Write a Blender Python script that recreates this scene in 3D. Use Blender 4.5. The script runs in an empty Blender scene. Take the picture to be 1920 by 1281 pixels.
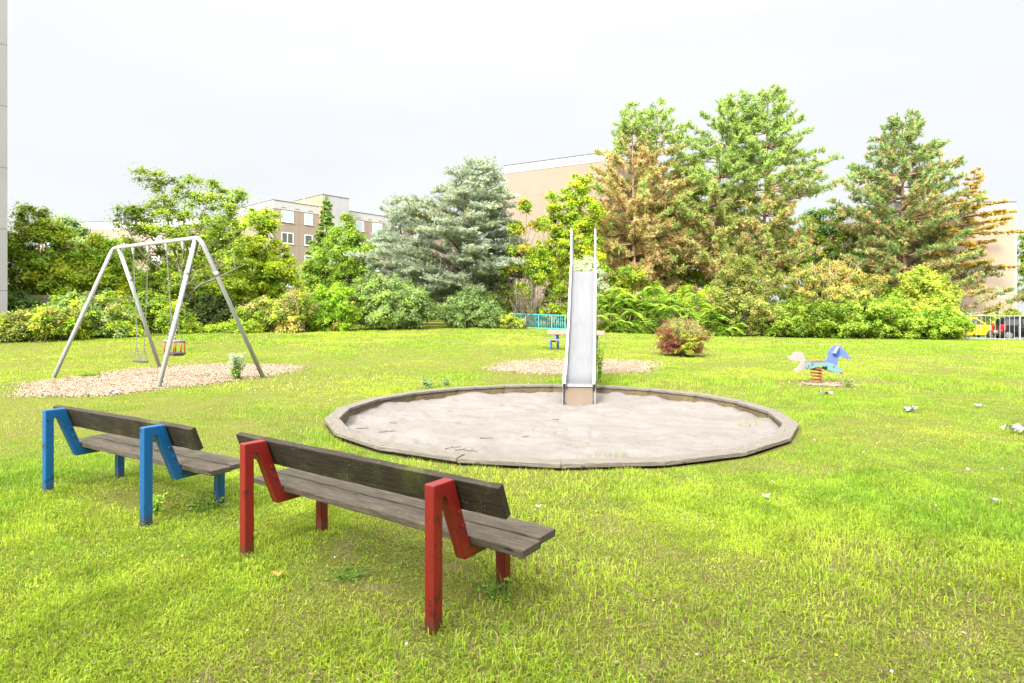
import bpy, bmesh, math, random
import numpy as np
from mathutils import Vector, Matrix
R = math.radians
scn = bpy.context.scene
col = scn.collection

# ------------------------------------------------------------------ camera, world, sun, exposure
F = 1130.0; CX = 960.0; HY = 590.0; EYE = 1.70
cam_d = bpy.data.cameras.new('camera'); cam = bpy.data.objects.new('camera', cam_d); col.objects.link(cam)
cam.location = (0, 0, EYE); cam.rotation_euler = (R(90), 0, 0)
cam_d.sensor_width = 36; cam_d.lens = 36*F/1920; cam_d.shift_y = -(640.5-HY)/1920
cam_d.clip_start = 0.05; cam_d.clip_end = 3000
scn.camera = cam
SUN_EL, SUN_AZ = R(40), R(204)          # azimuth of the sun, clockwise from +Y (north): behind and left of the camera
w = bpy.data.worlds.new('World'); scn.world = w; w.use_nodes = True
nt = w.node_tree; nt.nodes.clear()
def N(t, typ, **kw):
    n = t.nodes.new(typ)
    for k, v in kw.items():
        if k.startswith('i_'): n.inputs[k[2:].replace('_', ' ')].default_value = v
        else: setattr(n, k, v)
    return n
out = N(nt, 'ShaderNodeOutputWorld')
sky = N(nt, 'ShaderNodeTexSky', sky_type='NISHITA', sun_disc=False, sun_elevation=SUN_EL, sun_rotation=SUN_AZ)
bg1 = N(nt, 'ShaderNodeBackground'); bg1.inputs['Strength'].default_value = 0.05
nt.links.new(sky.outputs[0], bg1.inputs['Color'])
# thin bright cloud layer: dimmer at the horizon, brightest overhead
tc = N(nt, 'ShaderNodeTexCoord'); sp = N(nt, 'ShaderNodeSeparateXYZ'); nt.links.new(tc.outputs['Generated'], sp.inputs[0])
ramp = N(nt, 'ShaderNodeValToRGB'); nt.links.new(sp.outputs['Z'], ramp.inputs[0])
cr = ramp.color_ramp
cr.elements[0].position = 0.0; cr.elements[0].color = (0.281, 0.289, 0.300, 1)
cr.elements[1].position = 1.0; cr.elements[1].color = (0.7, 0.7, 0.7, 1)
e = cr.elements.new(0.22); e.color = (0.295, 0.300, 0.305, 1)
e = cr.elements.new(0.42); e.color = (0.315, 0.318, 0.322, 1)
e = cr.elements.new(0.62); e.color = (0.6, 0.6, 0.6, 1)
mp = N(nt, 'ShaderNodeMapping'); mp.inputs['Scale'].default_value = (1.2, 1.2, 4.5); nt.links.new(tc.outputs['Generated'], mp.inputs[0])
nz = N(nt, 'ShaderNodeTexNoise'); nz.inputs['Scale'].default_value = 1.6; nz.inputs['Detail'].default_value = 5; nt.links.new(mp.outputs[0], nz.inputs[0])
nr = N(nt, 'ShaderNodeMapRange'); nr.inputs[1].default_value = 0.3; nr.inputs[2].default_value = 0.7; nr.inputs[3].default_value = 0.965; nr.inputs[4].default_value = 1.045
nt.links.new(nz.outputs[0], nr.inputs[0])
mul = N(nt, 'ShaderNodeVectorMath', operation='SCALE'); nt.links.new(ramp.outputs[0], mul.inputs[0]); nt.links.new(nr.outputs[0], mul.inputs['Scale'])
# broad white glow of the thin cloud around the sun
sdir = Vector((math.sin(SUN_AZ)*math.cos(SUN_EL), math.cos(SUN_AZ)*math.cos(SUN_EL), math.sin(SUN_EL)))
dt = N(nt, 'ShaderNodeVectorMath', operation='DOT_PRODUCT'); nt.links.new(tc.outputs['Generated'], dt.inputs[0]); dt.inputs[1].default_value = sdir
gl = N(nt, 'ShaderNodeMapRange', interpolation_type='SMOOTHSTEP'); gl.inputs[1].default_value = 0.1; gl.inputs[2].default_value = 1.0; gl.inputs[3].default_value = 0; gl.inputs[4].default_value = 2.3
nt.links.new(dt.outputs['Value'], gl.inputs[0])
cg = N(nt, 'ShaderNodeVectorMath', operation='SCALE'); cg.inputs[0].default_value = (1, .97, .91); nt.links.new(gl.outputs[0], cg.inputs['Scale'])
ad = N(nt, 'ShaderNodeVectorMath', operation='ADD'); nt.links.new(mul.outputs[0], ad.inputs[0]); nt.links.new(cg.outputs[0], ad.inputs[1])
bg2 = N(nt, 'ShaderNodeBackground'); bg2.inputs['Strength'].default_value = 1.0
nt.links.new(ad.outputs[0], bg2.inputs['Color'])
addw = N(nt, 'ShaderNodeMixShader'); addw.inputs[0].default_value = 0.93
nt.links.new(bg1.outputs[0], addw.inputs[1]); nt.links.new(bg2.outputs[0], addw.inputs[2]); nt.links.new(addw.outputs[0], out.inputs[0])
sun_d = bpy.data.lights.new('sun', 'SUN'); sun_d.energy = 2.3; sun_d.angle = R(9); sun_d.color = (1.0, 0.95, 0.86)
sun = bpy.data.objects.new('sun', sun_d); col.objects.link(sun)
sdir = Vector((math.sin(SUN_AZ)*math.cos(SUN_EL), math.cos(SUN_AZ)*math.cos(SUN_EL), math.sin(SUN_EL)))
sun.rotation_euler = sdir.to_track_quat('Z', 'Y').to_euler()
scn.view_settings.view_transform = 'Standard'; scn.view_settings.look = 'None'
scn.view_settings.exposure = 1.72; scn.view_settings.gamma = 1.0
scn.cycles.max_bounces = 6; scn.cycles.diffuse_bounces = 3; scn.cycles.glossy_bounces = 2; scn.cycles.transmission_bounces = 3
scn.cycles.use_denoising = True

# ------------------------------------------------------------------ small helpers
def vnoise(x, y, seed=0):
    """smooth value noise in 0..1"""
    x = np.asarray(x, float); y = np.asarray(y, float)
    xi = np.floor(x).astype(np.int64); yi = np.floor(y).astype(np.int64); fx = x-xi; fy = y-yi
    fx = fx*fx*(3-2*fx); fy = fy*fy*(3-2*fy)
    def h(a, b):
        n = (a*374761393 + b*668265263 + seed*1442695041) & 0xffffffff
        n = ((n ^ (n >> 13))*1274126177) & 0xffffffff
        return ((n ^ (n >> 16)) & 0xffff)/65535.0
    return (h(xi, yi)*(1-fx)+h(xi+1, yi)*fx)*(1-fy)+(h(xi, yi+1)*(1-fx)+h(xi+1, yi+1)*fx)*fy
def fbm(x, y, seed=0, o=3):
    s = 0; a = 1; t = 0
    for i in range(o):
        s = s+a*vnoise(np.asarray(x)*2**i, np.asarray(y)*2**i, seed+i*17); t += a; a *= .5
    return s/t
def sm(x, a, b):
    t = np.clip((np.asarray(x, float)-a)/(b-a), 0, 1); return t*t*(3-2*t)

# terrain: flat round the sand pit, rising gently to the tree line
_cp = [(-22.9, 27, .5), (-18.4, 28.5, .64), (-14.9, 33, .65), (-11.4, 38, .62), (-6, 43, .82), (1.5, 43, .71), (8.7, 41, .47), (15.2, 39, .28),
       (28.3, 38, .1), (34, 42, 0), (1.56, 23.5, .30), (6.5, 23.5, .11), (-60, 60, 1), (0, 80, .8), (60, 60, 0), (-60, 0, 0), (60, 0, 0), (-30, 30, .5), (45, 35, 0), (-10, 20, .03)]
for _x in (-14, -7, 0, 7, 14, 25):
    for _y in (-6, 0, 6, 12, 16): _cp.append((_x, _y, 0))
_cp = np.array(_cp, float)
def _tps(P, Q):
    d = np.sqrt(((P[:, None, :]-Q[None])**2).sum(-1))+1e-9
    return d*d*np.log(d)
_n = len(_cp); _A = np.zeros((_n+3, _n+3)); _P = np.c_[np.ones(_n), _cp[:, :2]]
_A[:_n, :_n] = _tps(_cp[:, :2], _cp[:, :2])+np.eye(_n)*2.0; _A[:_n, _n:] = _P; _A[_n:, :_n] = _P.T
_w = np.linalg.solve(_A, np.r_[_cp[:, 2], 0, 0, 0])
def T(x, y):
    x = np.atleast_1d(np.asarray(x, float)); y = np.atleast_1d(np.asarray(y, float))
    shp = x.shape; xf = np.clip(x.ravel(), -55, 55); yf = np.clip(y.ravel(), -6, 75)
    o = np.empty(len(xf))
    for i in range(0, len(xf), 100000):
        Q = np.c_[xf[i:i+100000], yf[i:i+100000]]
        o[i:i+100000] = _tps(Q, _cp[:, :2])@_w[:_n]+_w[_n]+Q@_w[_n+1:]
    o = np.clip(o, 0, 1.2)*sm(yf, 14.6, 21)
    return o.reshape(shp)
def t1(x, y): return float(T(x, y)[0])
def G(px, py):
    """where the line of sight through an image point meets the lawn"""
    tx = (px-CX)/F; tz = -(py-HY)/F; d = 2.0
    while d < 90:
        if EYE+tz*d <= t1(tx*d, d): break
        d += 0.05
    return (tx*d, d, t1(tx*d, d))
def W(px, py, d): return np.array([(px-CX)/F*d, d, EYE-(py-HY)/F*d])

class Geo:
    def __init__(s): s.V = []; s.Fc = []; s.n = 0; s.C = []; s.S = []
    def add(s, V, Fl, c=None, smooth=False):
        V = np.asarray(V, float).reshape(-1, 3); s.V.append(V)
        for f in Fl:
            f = np.asarray(f, np.int64)
            if f.ndim == 1: f = f[None]
            if len(f): s.Fc.append(f+s.n); s.S.append(smooth)
        if c is None: c = (0.5, 0.5, 0.5)
        c = np.asarray(c, float)
        s.C.append(np.broadcast_to(c, (len(V), 3)) if c.ndim == 1 else c)
        s.n += len(V)
        return s
    def build(s, name, mat, parent=None, org=None, color=False, bevel=0, loc=None):
        V = np.concatenate(s.V) if s.V else np.zeros((0, 3))
        if org is None and parent is not None: org = ORG.get(parent.name)
        if org is not None: V = V-np.asarray(org)
        me = bpy.data.meshes.new(name)
        me.vertices.add(len(V)); me.vertices.foreach_set('co', V.astype(np.float32).ravel())
        li = np.concatenate([f.ravel() for f in s.Fc]); ks = np.concatenate([np.full(len(f), f.shape[1]) for f in s.Fc])
        sm_ = np.concatenate([np.full(len(f), x) for f, x in zip(s.Fc, s.S)])
        me.loops.add(len(li)); me.loops.foreach_set('vertex_index', li.astype(np.int32))
        me.polygons.add(len(ks)); st = np.r_[0, np.cumsum(ks)[:-1]]
        me.polygons.foreach_set('loop_start', st.astype(np.int32))
        me.polygons.foreach_set('use_smooth', sm_.astype(bool))
        if color:
            a = me.color_attributes.new('Col', 'FLOAT_COLOR', 'POINT')
            C = np.concatenate(s.C); a.data.foreach_set('color', np.c_[C, np.ones(len(C))].astype(np.float32).ravel())
        me.update(); me.validate()
        if mat: me.materials.append(mat)
        o = bpy.data.objects.new(name, me); col.objects.link(o)
        if parent is not None:
            o.parent = parent
            if org is not None: ORG[o.name] = tuple(org)
        elif loc is not None: o.location = loc
        if bevel:
            m = o.modifiers.new('bevel', 'BEVEL'); m.width = bevel; m.segments = 2; m.limit_method = 'ANGLE'; m.angle_limit = R(35)
        return o
ORG = {}
def tag(o, label=None, cat=None, group=None, kind=None):
    if label: o['label'] = label
    if cat: o['category'] = cat
    if group: o['group'] = group
    if kind: o['kind'] = kind
    return o
def thing(name, label, cat, loc, rotz=0, group=None, world=True):
    o = bpy.data.objects.new(name, None); col.objects.link(o); o.location = loc; o.rotation_euler = (0, 0, rotz); o.empty_display_size = .2
    if world and not rotz: ORG[o.name] = tuple(loc)
    return tag(o, label, cat, group)
def box(x0, x1, y0, y1, z0, z1):
    V = [(x, y, z) for z in (z0, z1) for y in (y0, y1) for x in (x0, x1)]
    return V, [[(0, 2, 3, 1), (4, 5, 7, 6), (0, 1, 5, 4), (2, 6, 7, 3), (0, 4, 6, 2), (1, 3, 7, 5)]]
def rot(V, M, t=(0, 0, 0)): return np.asarray(V, float)@np.asarray(M, float).T+np.asarray(t)
def rz(a): c, s = math.cos(a), math.sin(a); return np.array([[c, -s, 0], [s, c, 0], [0, 0, 1]])
def rx(a): c, s = math.cos(a), math.sin(a); return np.array([[1, 0, 0], [0, c, -s], [0, s, c]])
def ry(a): c, s = math.cos(a), math.sin(a); return np.array([[c, 0, s], [0, 1, 0], [-s, 0, c]])
def tube(P, rad, n=8, cap=True, square=False):
    P = np.asarray(P, float); m = len(P); rad = np.broadcast_to(np.asarray(rad, float), (m,))
    D = np.gradient(P, axis=0); D /= np.linalg.norm(D, axis=1)[:, None]+1e-12
    u = np.cross(D[0], [0, 0, 1.0]);
    if np.linalg.norm(u) < 1e-3: u = np.array([1.0, 0, 0])
    V = np.empty((m, n, 3)); ang = np.arange(n)*2*math.pi/n+(math.pi/n if square else 0); ca = np.cos(ang)[:, None]; sa = np.sin(ang)[:, None]
    for i in range(m):
        u = u-D[i]*np.dot(u, D[i]); u /= np.linalg.norm(u)+1e-12; v = np.cross(D[i], u)
        V[i] = P[i]+rad[i]*(ca*u+sa*v)
    i = np.arange(m-1)[:, None]*n; j = np.arange(n)[None]; k = (j+1) % n
    q = np.stack([i+j, i+k, i+n+k, i+n+j], -1).reshape(-1, 4)
    Fl = [q]
    if cap: Fl += [np.arange(n)[::-1][None], (np.arange(n)+(m-1)*n)[None]]
    return V.reshape(-1, 3), Fl
def prism(poly, t0, t1_, axis='y'):
    """polygon (a, b) -> slab; axis y: a=x, b=z, thickness along y; axis x: a=y, b=z"""
    poly = np.asarray(poly, float); n = len(poly)
    def mk(t):
        if axis == 'y': return np.c_[poly[:, 0], np.full(n, t), poly[:, 1]]
        if axis == 'x': return np.c_[np.full(n, t), poly[:, 0], poly[:, 1]]
        return np.c_[poly[:, 0], poly[:, 1], np.full(n, t)]
    V = np.r_[mk(t0), mk(t1_)]; i = np.arange(n); j = (i+1) % n
    return V, [np.stack([i, j, j+n, i+n], -1), i[::-1][None], (i+n)[None]]
def curve(pts, n=8):
    """Catmull-Rom through points"""
    P = np.asarray(pts, float); P = np.r_[[2*P[0]-P[1]], P, [2*P[-1]-P[-2]]]; o = []
    for i in range(1, len(P)-2):
        for t in np.linspace(0, 1, n, endpoint=False):
            o.append(.5*((2*P[i])+(-P[i-1]+P[i+1])*t+(2*P[i-1]-5*P[i]+4*P[i+1]-P[i+2])*t*t+(-P[i-1]+3*P[i]-3*P[i+1]+P[i+2])*t**3))
    o.append(P[-2]); return np.array(o)
def fillet(pts, r, n=6):
    P = [np.asarray(p, float) for p in pts]; o = [P[0]]
    for a, b, c in zip(P, P[1:], P[2:]):
        u = (a-b)/np.linalg.norm(a-b); v = (c-b)/np.linalg.norm(c-b); p0 = b+u*r; p2 = b+v*r
        for t in np.linspace(0, 1, n): o.append((1-t)**2*p0+2*t*(1-t)*b+t*t*p2)
    o.append(P[-1]); return np.array(o)

# ------------------------------------------------------------------ materials
def mat(name, c=(.5, .5, .5), rough=.6, metal=0, spec=.5):
    m = bpy.data.materials.new(name); m.use_nodes = True; t = m.node_tree; b = t.nodes['Principled BSDF']
    b.inputs['Base Color'].default_value = (*c, 1); b.inputs['Roughness'].default_value = rough; b.inputs['Metallic'].default_value = metal
    b.inputs['Specular IOR Level'].default_value = spec
    return m, t, b
def coords(t, scale=(1, 1, 1), kind='Object', loc=(0, 0, 0)):
    a = N(t, 'ShaderNodeTexCoord'); m = N(t, 'ShaderNodeMapping'); m.inputs['Scale'].default_value = scale; m.inputs['Location'].default_value = loc
    t.links.new(a.outputs[kind], m.inputs[0]); return m.outputs[0]
def noise(t, vec, scale, detail=4, rough=.55):
    n = N(t, 'ShaderNodeTexNoise'); n.inputs['Scale'].default_value = scale; n.inputs['Detail'].default_value = detail; n.inputs['Roughness'].default_value = rough
    t.links.new(vec, n.inputs[0]); return n.outputs[0]
def cramp(t, fac, stops, interp='LINEAR'):
    r = N(t, 'ShaderNodeValToRGB'); r.color_ramp.interpolation = interp
    while len(r.color_ramp.elements) < len(stops): r.color_ramp.elements.new(.5)
    for e_, (p, c) in zip(r.color_ramp.elements, stops):
        e_.position = p; e_.color = (*c, 1) if len(c) == 3 else c
    t.links.new(fac, r.inputs[0]); return r.outputs[0]
def mixc(t, fac, a, b, typ='MIX'):
    m = N(t, 'ShaderNodeMix', data_type='RGBA', blend_type=typ)
    for s_, v in ((m.inputs[0], fac), (m.inputs[6], a), (m.inputs[7], b)):
        if hasattr(v, 'links'): t.links.new(v, s_)
        else: s_.default_value = v if not isinstance(v, tuple) else (*v, 1)
    return m.outputs[2]
def bump(t, b, h, strength=.3, dist=.02):
    n = N(t, 'ShaderNodeBump'); n.inputs['Strength'].default_value = strength; n.inputs['Distance'].default_value = dist
    t.links.new(h, n.inputs['Height']); t.links.new(n.outputs[0], b.inputs['Normal'])
def g3(v): return (v, v, v)
M = {}
GQ = 1.0
def mk_leaf(name, trans=.3, var=.35, rough=.5, bright=1.0, spec=.22):
    m, t, b = mat(name, rough=rough, spec=spec)
    at = N(t, 'ShaderNodeAttribute', attribute_name='Col')
    ge = N(t, 'ShaderNodeNewGeometry')
    mr = N(t, 'ShaderNodeMapRange'); mr.inputs[3].default_value = (1-var)*bright; mr.inputs[4].default_value = (1+var)*bright
    t.links.new(ge.outputs['Random Per Island'], mr.inputs[0])
    sc = N(t, 'ShaderNodeVectorMath', operation='SCALE'); t.links.new(at.outputs['Color'], sc.inputs[0]); t.links.new(mr.outputs[0], sc.inputs['Scale'])
    t.links.new(sc.outputs[0], b.inputs['Base Color'])
    tr = N(t, 'ShaderNodeBsdfTranslucent'); t.links.new(sc.outputs[0], tr.inputs['Color'])
    mx = N(t, 'ShaderNodeMixShader'); mx.inputs[0].default_value = trans
    o = [n for n in t.nodes if n.type == 'OUTPUT_MATERIAL'][0]
    t.links.new(b.outputs[0], mx.inputs[1]); t.links.new(tr.outputs[0], mx.inputs[2]); t.links.new(mx.outputs[0], o.inputs[0])
    return m
M['leaf'] = mk_leaf('leaf', .52, .33, .5, 1.8); M['needle'] = mk_leaf('needle', .36, .3, .6, 1.9); M['grass'] = mk_leaf('grass_blade', .4, .3, .6, 1.0, .08); M['petal'] = mk_leaf('petal', .3, .1)
M['chip'] = mk_leaf('wood_chip', 0.0, .2, .8)
def mk_bark(name, c1, c2, sc=6):
    m, t, b = mat(name, rough=.9); v = coords(t, (sc, sc, sc*.35)); n = noise(t, v, 1.5, 6, .65)
    t.links.new(cramp(t, n, [(.3, c1), (.7, c2)]), b.inputs['Base Color']); bump(t, b, n, .6, .03); return m
M['bark'] = mk_bark('bark', (.06, .05, .035), (.2, .165, .12)); M['pine_bark'] = mk_bark('pine_bark', (.14, .085, .05), (.42, .26, .17)); M['twig'] = mk_bark('twig', (.2, .14, .07), (.42, .33, .18), 12)
M['grey_bark'] = mk_bark('grey_bark', (.09, .075, .055), (.22, .19, .145))
def base_c(w): return w
def mk_paint(name, c, worn, rough=.4, wear=.62, dirt=False):
    m, t, b = mat(name, c, rough); v = coords(t); n = noise(t, v, 9, 8, .7); n2 = noise(t, v, 60, 3)
    f = cramp(t, n, [(wear, g3(0)), (wear+.05, g3(1))]); base = cramp(t, n2, [(.3, tuple(x*.82 for x in c)), (.7, tuple(min(1, x*1.1) for x in c))])
    c = mixc(t, f, base, worn)
    if dirt:   # splashed soil and rust at the foot, scuffs all over
        sz = N(t, 'ShaderNodeSeparateXYZ'); t.links.new(v, sz.inputs[0]); n5 = noise(t, v, 22, 6, .75)
        ad_ = N(t, 'ShaderNodeMath', operation='MULTIPLY_ADD'); t.links.new(n5, ad_.inputs[0]); ad_.inputs[1].default_value = -.10; t.links.new(sz.outputs[2], ad_.inputs[2])
        c = mixc(t, cramp(t, ad_.outputs[0], [(.0, g3(.7)), (.06, g3(0))]), c, (.05, .03, .02))
        c = mixc(t, cramp(t, noise(t, coords(t, (1, 1, .25)), 40, 5, .8), [(.66, g3(0)), (.72, g3(.5))]), c, tuple(x*1.6+.03 for x in base_c(worn)))
    t.links.new(c, b.inputs['Base Color']); bump(t, b, n2, .12, .004); return m
M['blue'] = mk_paint('blue_paint', (.001, .085, .25), (.008, .022, .045), .42, .59, True)
M['red'] = mk_paint('red_paint', (.19, .009, .008), (.05, .008, .008), .42, .60, True)
M['teal'] = mk_paint('teal_paint', (.03, .36, .36), (.1, .3, .3), .5)
M['white_paint'] = mk_paint('white_paint', (.24, .25, .27), (.19, .19, .2), .4)
M['galv'] = mk_paint('galvanised_steel', (.30, .32, .33), (.3, .31, .3), .42, .55)
def mk_wood(name, dark, light, algae=(.065, .075, .012), am=.5, spots=True):
    m, t, b = mat(name, rough=.75, spec=.3); v = coords(t, (1.6, 26, 26)); g = noise(t, v, 2.2, 7, .7)
    v3 = coords(t, (3.2, 70, 70)); g2 = noise(t, v3, 2.0, 3, .6)
    c = cramp(t, g, [(.22, dark), (.5, tuple((a+b_)/2 for a, b_ in zip(dark, light))), (.78, light)])
    c = mixc(t, cramp(t, g2, [(.42, g3(.55)), (.6, g3(0))]), c, tuple(x*.45 for x in dark))
    v2 = coords(t); a1 = noise(t, v2, 2.6, 6, .65)
    ge = N(t, 'ShaderNodeSeparateXYZ'); t.links.new(v2, ge.inputs[0])
    c = mixc(t, cramp(t, a1, [(am, g3(0)), (am+.16, g3(.75))]), c, algae)
    # knots
    vk = coords(t, (2.1, 7.5, 7.5)); vo = N(t, 'ShaderNodeTexVoronoi'); vo.inputs['Scale'].default_value = 1.3; t.links.new(vk, vo.inputs[0])
    c = mixc(t, cramp(t, vo.outputs['Distance'], [(.06, g3(.9)), (.12, g3(0))]), c, tuple(x*.3 for x in dark))
    if spots:
        n3 = noise(t, v2, 75, 2, .5); n4 = noise(t, v2, 5, 3, .6)
        s1 = cramp(t, n3, [(.68, g3(0)), (.71, g3(1))]); s2 = cramp(t, n4, [(.5, g3(0)), (.58, g3(1))])
        mm = N(t, 'ShaderNodeMath', operation='MULTIPLY'); t.links.new(s1, mm.inputs[0]); t.links.new(s2, mm.inputs[1])
        c = mixc(t, mm.outputs[0], c, (.22, .23, .18))
    t.links.new(c, b.inputs['Base Color']); bump(t, b, g, .6, .006); return m
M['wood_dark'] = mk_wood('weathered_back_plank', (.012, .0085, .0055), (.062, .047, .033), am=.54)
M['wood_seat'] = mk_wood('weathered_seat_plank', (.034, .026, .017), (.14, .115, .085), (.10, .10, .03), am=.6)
M['wood_pale'] = mk_wood('bleached_plank', (.16, .11, .075), (.30, .225, .17), (.2, .16, .1), .62, False)
M['curb'] = mk_wood('sandpit_board', (.10, .088, .072), (.24, .215, .185), (.17, .155, .13), .6)
M['curb_wall'] = mk_wood('sandpit_wall_board', (.06, .045, .025), (.2, .15, .09), (.14, .14, .04), .52)
def mk_sand():
    m, t, b = mat('sand', rough=.95, spec=.1); v = coords(t); n = noise(t, v, 1.1, 5, .6); n2 = noise(t, v, 45, 5, .8); n3 = noise(t, v, 7, 5, .65)
    c = cramp(t, n, [(.3, (.150, .137, .126)), (.7, (.185, .173, .163))])
    c = mixc(t, cramp(t, n3, [(.2, g3(.45)), (.45, g3(0))]), c, (.105, .088, .072))
    c = mixc(t, cramp(t, n2, [(.26, g3(.7)), (.40, g3(0))]), c, (.08, .062, .05))
    t.links.new(c, b.inputs['Base Color'])
    ad = N(t, 'ShaderNodeMath', operation='ADD'); t.links.new(n3, ad.inputs[0]); t.links.new(n2, ad.inputs[1]); bump(t, b, ad.outputs[0], .6, .02); return m
M['sand'] = mk_sand()
def mk_ground():
    m, t, b = mat('lawn_soil', rough=.95, spec=.1); v = coords(t); n = noise(t, v, .45, 5, .6); n2 = noise(t, v, 48, 6, .75); n3 = noise(t, v, 3, 5, .65)
    c = cramp(t, n2, [(.34, (.045, .036, .018)), (.48, (.10, .105, .02)), (.6, (.16, .19, .025)), (.72, (.30, .26, .12))])
    c = mixc(t, cramp(t, n3, [(.55, g3(0)), (.68, g3(.7))]), c, (.17, .13, .075))
    t.links.new(c, b.inputs['Base Color']); bump(t, b, n2, .6, .03); return m
M['ground'] = mk_ground()
def mk_agg(name, c1, c2, seam, dx=3.6, dz=2.8, oz=0., speck=(.12, .1, .08), s=1.0, ox=0.):
    """exposed-aggregate concrete panels, joints in the material"""
    m, t, b = mat(name, rough=.9, spec=.2); a = N(t, 'ShaderNodeTexCoord'); sx = N(t, 'ShaderNodeSeparateXYZ'); t.links.new(a.outputs['Object'], sx.inputs[0])
    ad = N(t, 'ShaderNodeMath', operation='ADD'); t.links.new(sx.outputs[0], ad.inputs[0]); t.links.new(sx.outputs[1], ad.inputs[1])
    cb = N(t, 'ShaderNodeCombineXYZ'); t.links.new(ad.outputs[0], cb.inputs[0]); t.links.new(sx.outputs[2], cb.inputs[1])
    mp = N(t, 'ShaderNodeMapping'); mp.inputs['Location'].default_value = (ox, -oz, 0); t.links.new(cb.outputs[0], mp.inputs[0])
    br = N(t, 'ShaderNodeTexBrick', offset=0.0, squash=1.0)
    br.inputs['Scale'].default_value = 1; br.inputs['Mortar Size'].default_value = .02; br.inputs['Brick Width'].default_value = dx; br.inputs['Row Height'].default_value = dz
    t.links.new(mp.outputs[0], br.inputs[0])
    n = noise(t, a.outputs['Object'], 14*s, 3, .8); n2 = noise(t, a.outputs['Object'], .35, 4, .6); n3 = noise(t, a.outputs['Object'], 30*s, 2, .7)
    c = cramp(t, n, [(.3, c1), (.7, c2)]); c = mixc(t, cramp(t, n3, [(.62, g3(0)), (.7, g3(.7))]), c, speck)
    c = mixc(t, cramp(t, n2, [(.35, g3(.22)), (.7, g3(0))]), c, tuple(x*.7 for x in c1))
    c = mixc(t, br.outputs['Fac'], c, seam); t.links.new(c, b.inputs['Base Color']); bump(t, b, n, .4, .02); return m
M['agg_brown'] = mk_agg('brown_aggregate_panel', (.18, .145, .115), (.27, .22, .18), (.12, .09, .07), 3.6, 2.8, 2.35)
M['agg_tan'] = mk_agg('tan_aggregate_panel', (.17, .13, .10), (.25, .195, .155), (.13, .10, .075), 30, 2.8, .6, (.22, .15, .1))
M['agg_pink'] = mk_agg('pinkish_aggregate_panel', (.24, .19, .145), (.30, .24, .19), (.2, .15, .115), 30, 2.82, 2.6, (.3, .22, .16))
M['agg_grey'] = mk_agg('grey_aggregate_panel', (.15, .148, .15), (.26, .256, .258), (.09, .088, .09), 40, 2.95, 2.85, (.14, .11, .09), 2.2)
def mk_plaster(name, c, k=.12):
    m, t, b = mat(name, c, .8, spec=.3); n = noise(t, coords(t, (1, 1, .4)), 1.6, 5, .6)
    t.links.new(cramp(t, n, [(.3, tuple(x*(1-k) for x in c)), (.7, c)]), b.inputs['Base Color']); return m
M['parapet'] = mk_plaster('white_parapet', (.33, .33, .33)); M['yellow_wall'] = mk_plaster('ochre_render', (.34, .24, .13)); M['white_wall'] = mk_plaster('white_render', (.29, .29, .30)); M['concrete'] = mk_plaster('stained_concrete', (.24, .22, .18), .35)
M['plinth'] = mk_plaster('plinth_render', (.55, .55, .56))
M['win_frame'] = mat('window_frame_plastic', (.62, .63, .64), .4)[0]; M['slot'] = mat('dark_slot', (.08, .08, .08), .8)[0]
M['pane'] = mat('window_glass', (.3, .36, .42), .12, spec=.8)[0]; M['pane_dark'] = mat('dark_window_glass', (.07, .09, .08), .1, spec=.8)[0]
M['steel_chute'] = None
def mk_chute():
    m, t, b = mat('polished_chute_steel', (.47, .475, .51), .45, .12, .4); v = coords(t, (30, 1.2, 1.2)); n = noise(t, v, 2, 5, .6); n2 = noise(t, coords(t), 3, 4, .6)
    t.links.new(cramp(t, n, [(.3, (.098, .101, .112)), (.7, (.128, .132, .142))]), b.inputs['Base Color']); t.links.new(cramp(t, n2, [(.3, g3(.38)), (.7, g3(.55))]), b.inputs['Roughness']); return m
M['steel_chute'] = mk_chute()
M['ply'] = mk_plaster('plywood_panel', (.215, .165, .125), .25)
M['rust'] = mk_paint('rusty_red_steel', (.32, .085, .03), (.16, .06, .03), .7, .5)
M['rider_blue'] = mk_paint('faded_blue_board', (.09, .13, .40), (.2, .24, .4), .45, .68); M['rider_cyan'] = mk_paint('pale_cyan_board', (.115, .22, .25), (.2, .24, .24), .5, .6)
M['rider_white'] = mk_paint('bleached_white_board', (.26, .232, .22), (.24, .22, .19), .5, .66); M['dark_blue'] = mat('dark_blue_plastic', (.01, .07, .35), .4)[0]
M['rubber'] = mat('black_rubber', (.035, .035, .04), .75)[0]; M['grey_rubber'] = mat('grey_rubber', (.12, .125, .14), .7)[0]; M['chain'] = mat('chain_steel', (.22, .22, .22), .45, .6)[0]
M['orange'] = mat('orange_red_plastic', (.32, .07, .025), .5)[0]; M['brown_board'] = mk_plaster('brown_seat_board', (.2, .12, .07), .3)
M['asphalt'] = mk_plaster('asphalt', (.07, .07, .068), .3)
M['car_yellow'] = mat('yellow_car_paint', (.75, .4, .01), .25)[0]; M['car_black'] = mat('black_car_paint', (.008, .008, .012), .35, 0, .25)[0]; M['car_glass'] = mat('car_glass', (.015, .02, .02), .12, spec=.35)[0]
M['tyre'] = mat('tyre', (.02, .02, .02), .8)[0]; M['rim'] = mat('wheel_rim', (.2, .2, .2), .35, .6)[0]; M['red_light'] = mat('red_lamp_lens', (.6, .01, .01), .2)[0]; M['silver'] = mat('silver_trim', (.08, .08, .085), .5, 0)[0]
M['plate'] = mat('number_plate', (.7, .7, .7), .4)[0]; M['clear_light'] = mat('clear_lamp_lens', (.6, .6, .62), .1)[0]
M['paper'] = mk_plaster('crumpled_paper', (.3, .3, .31), .3)
M['green_stem'] = mk_plaster('green_stem', (.10, .16, .03), .3)
M['stick'] = mk_bark('dry_stick_bark', (.07, .05, .035), (.2, .15, .1), 30)

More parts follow.
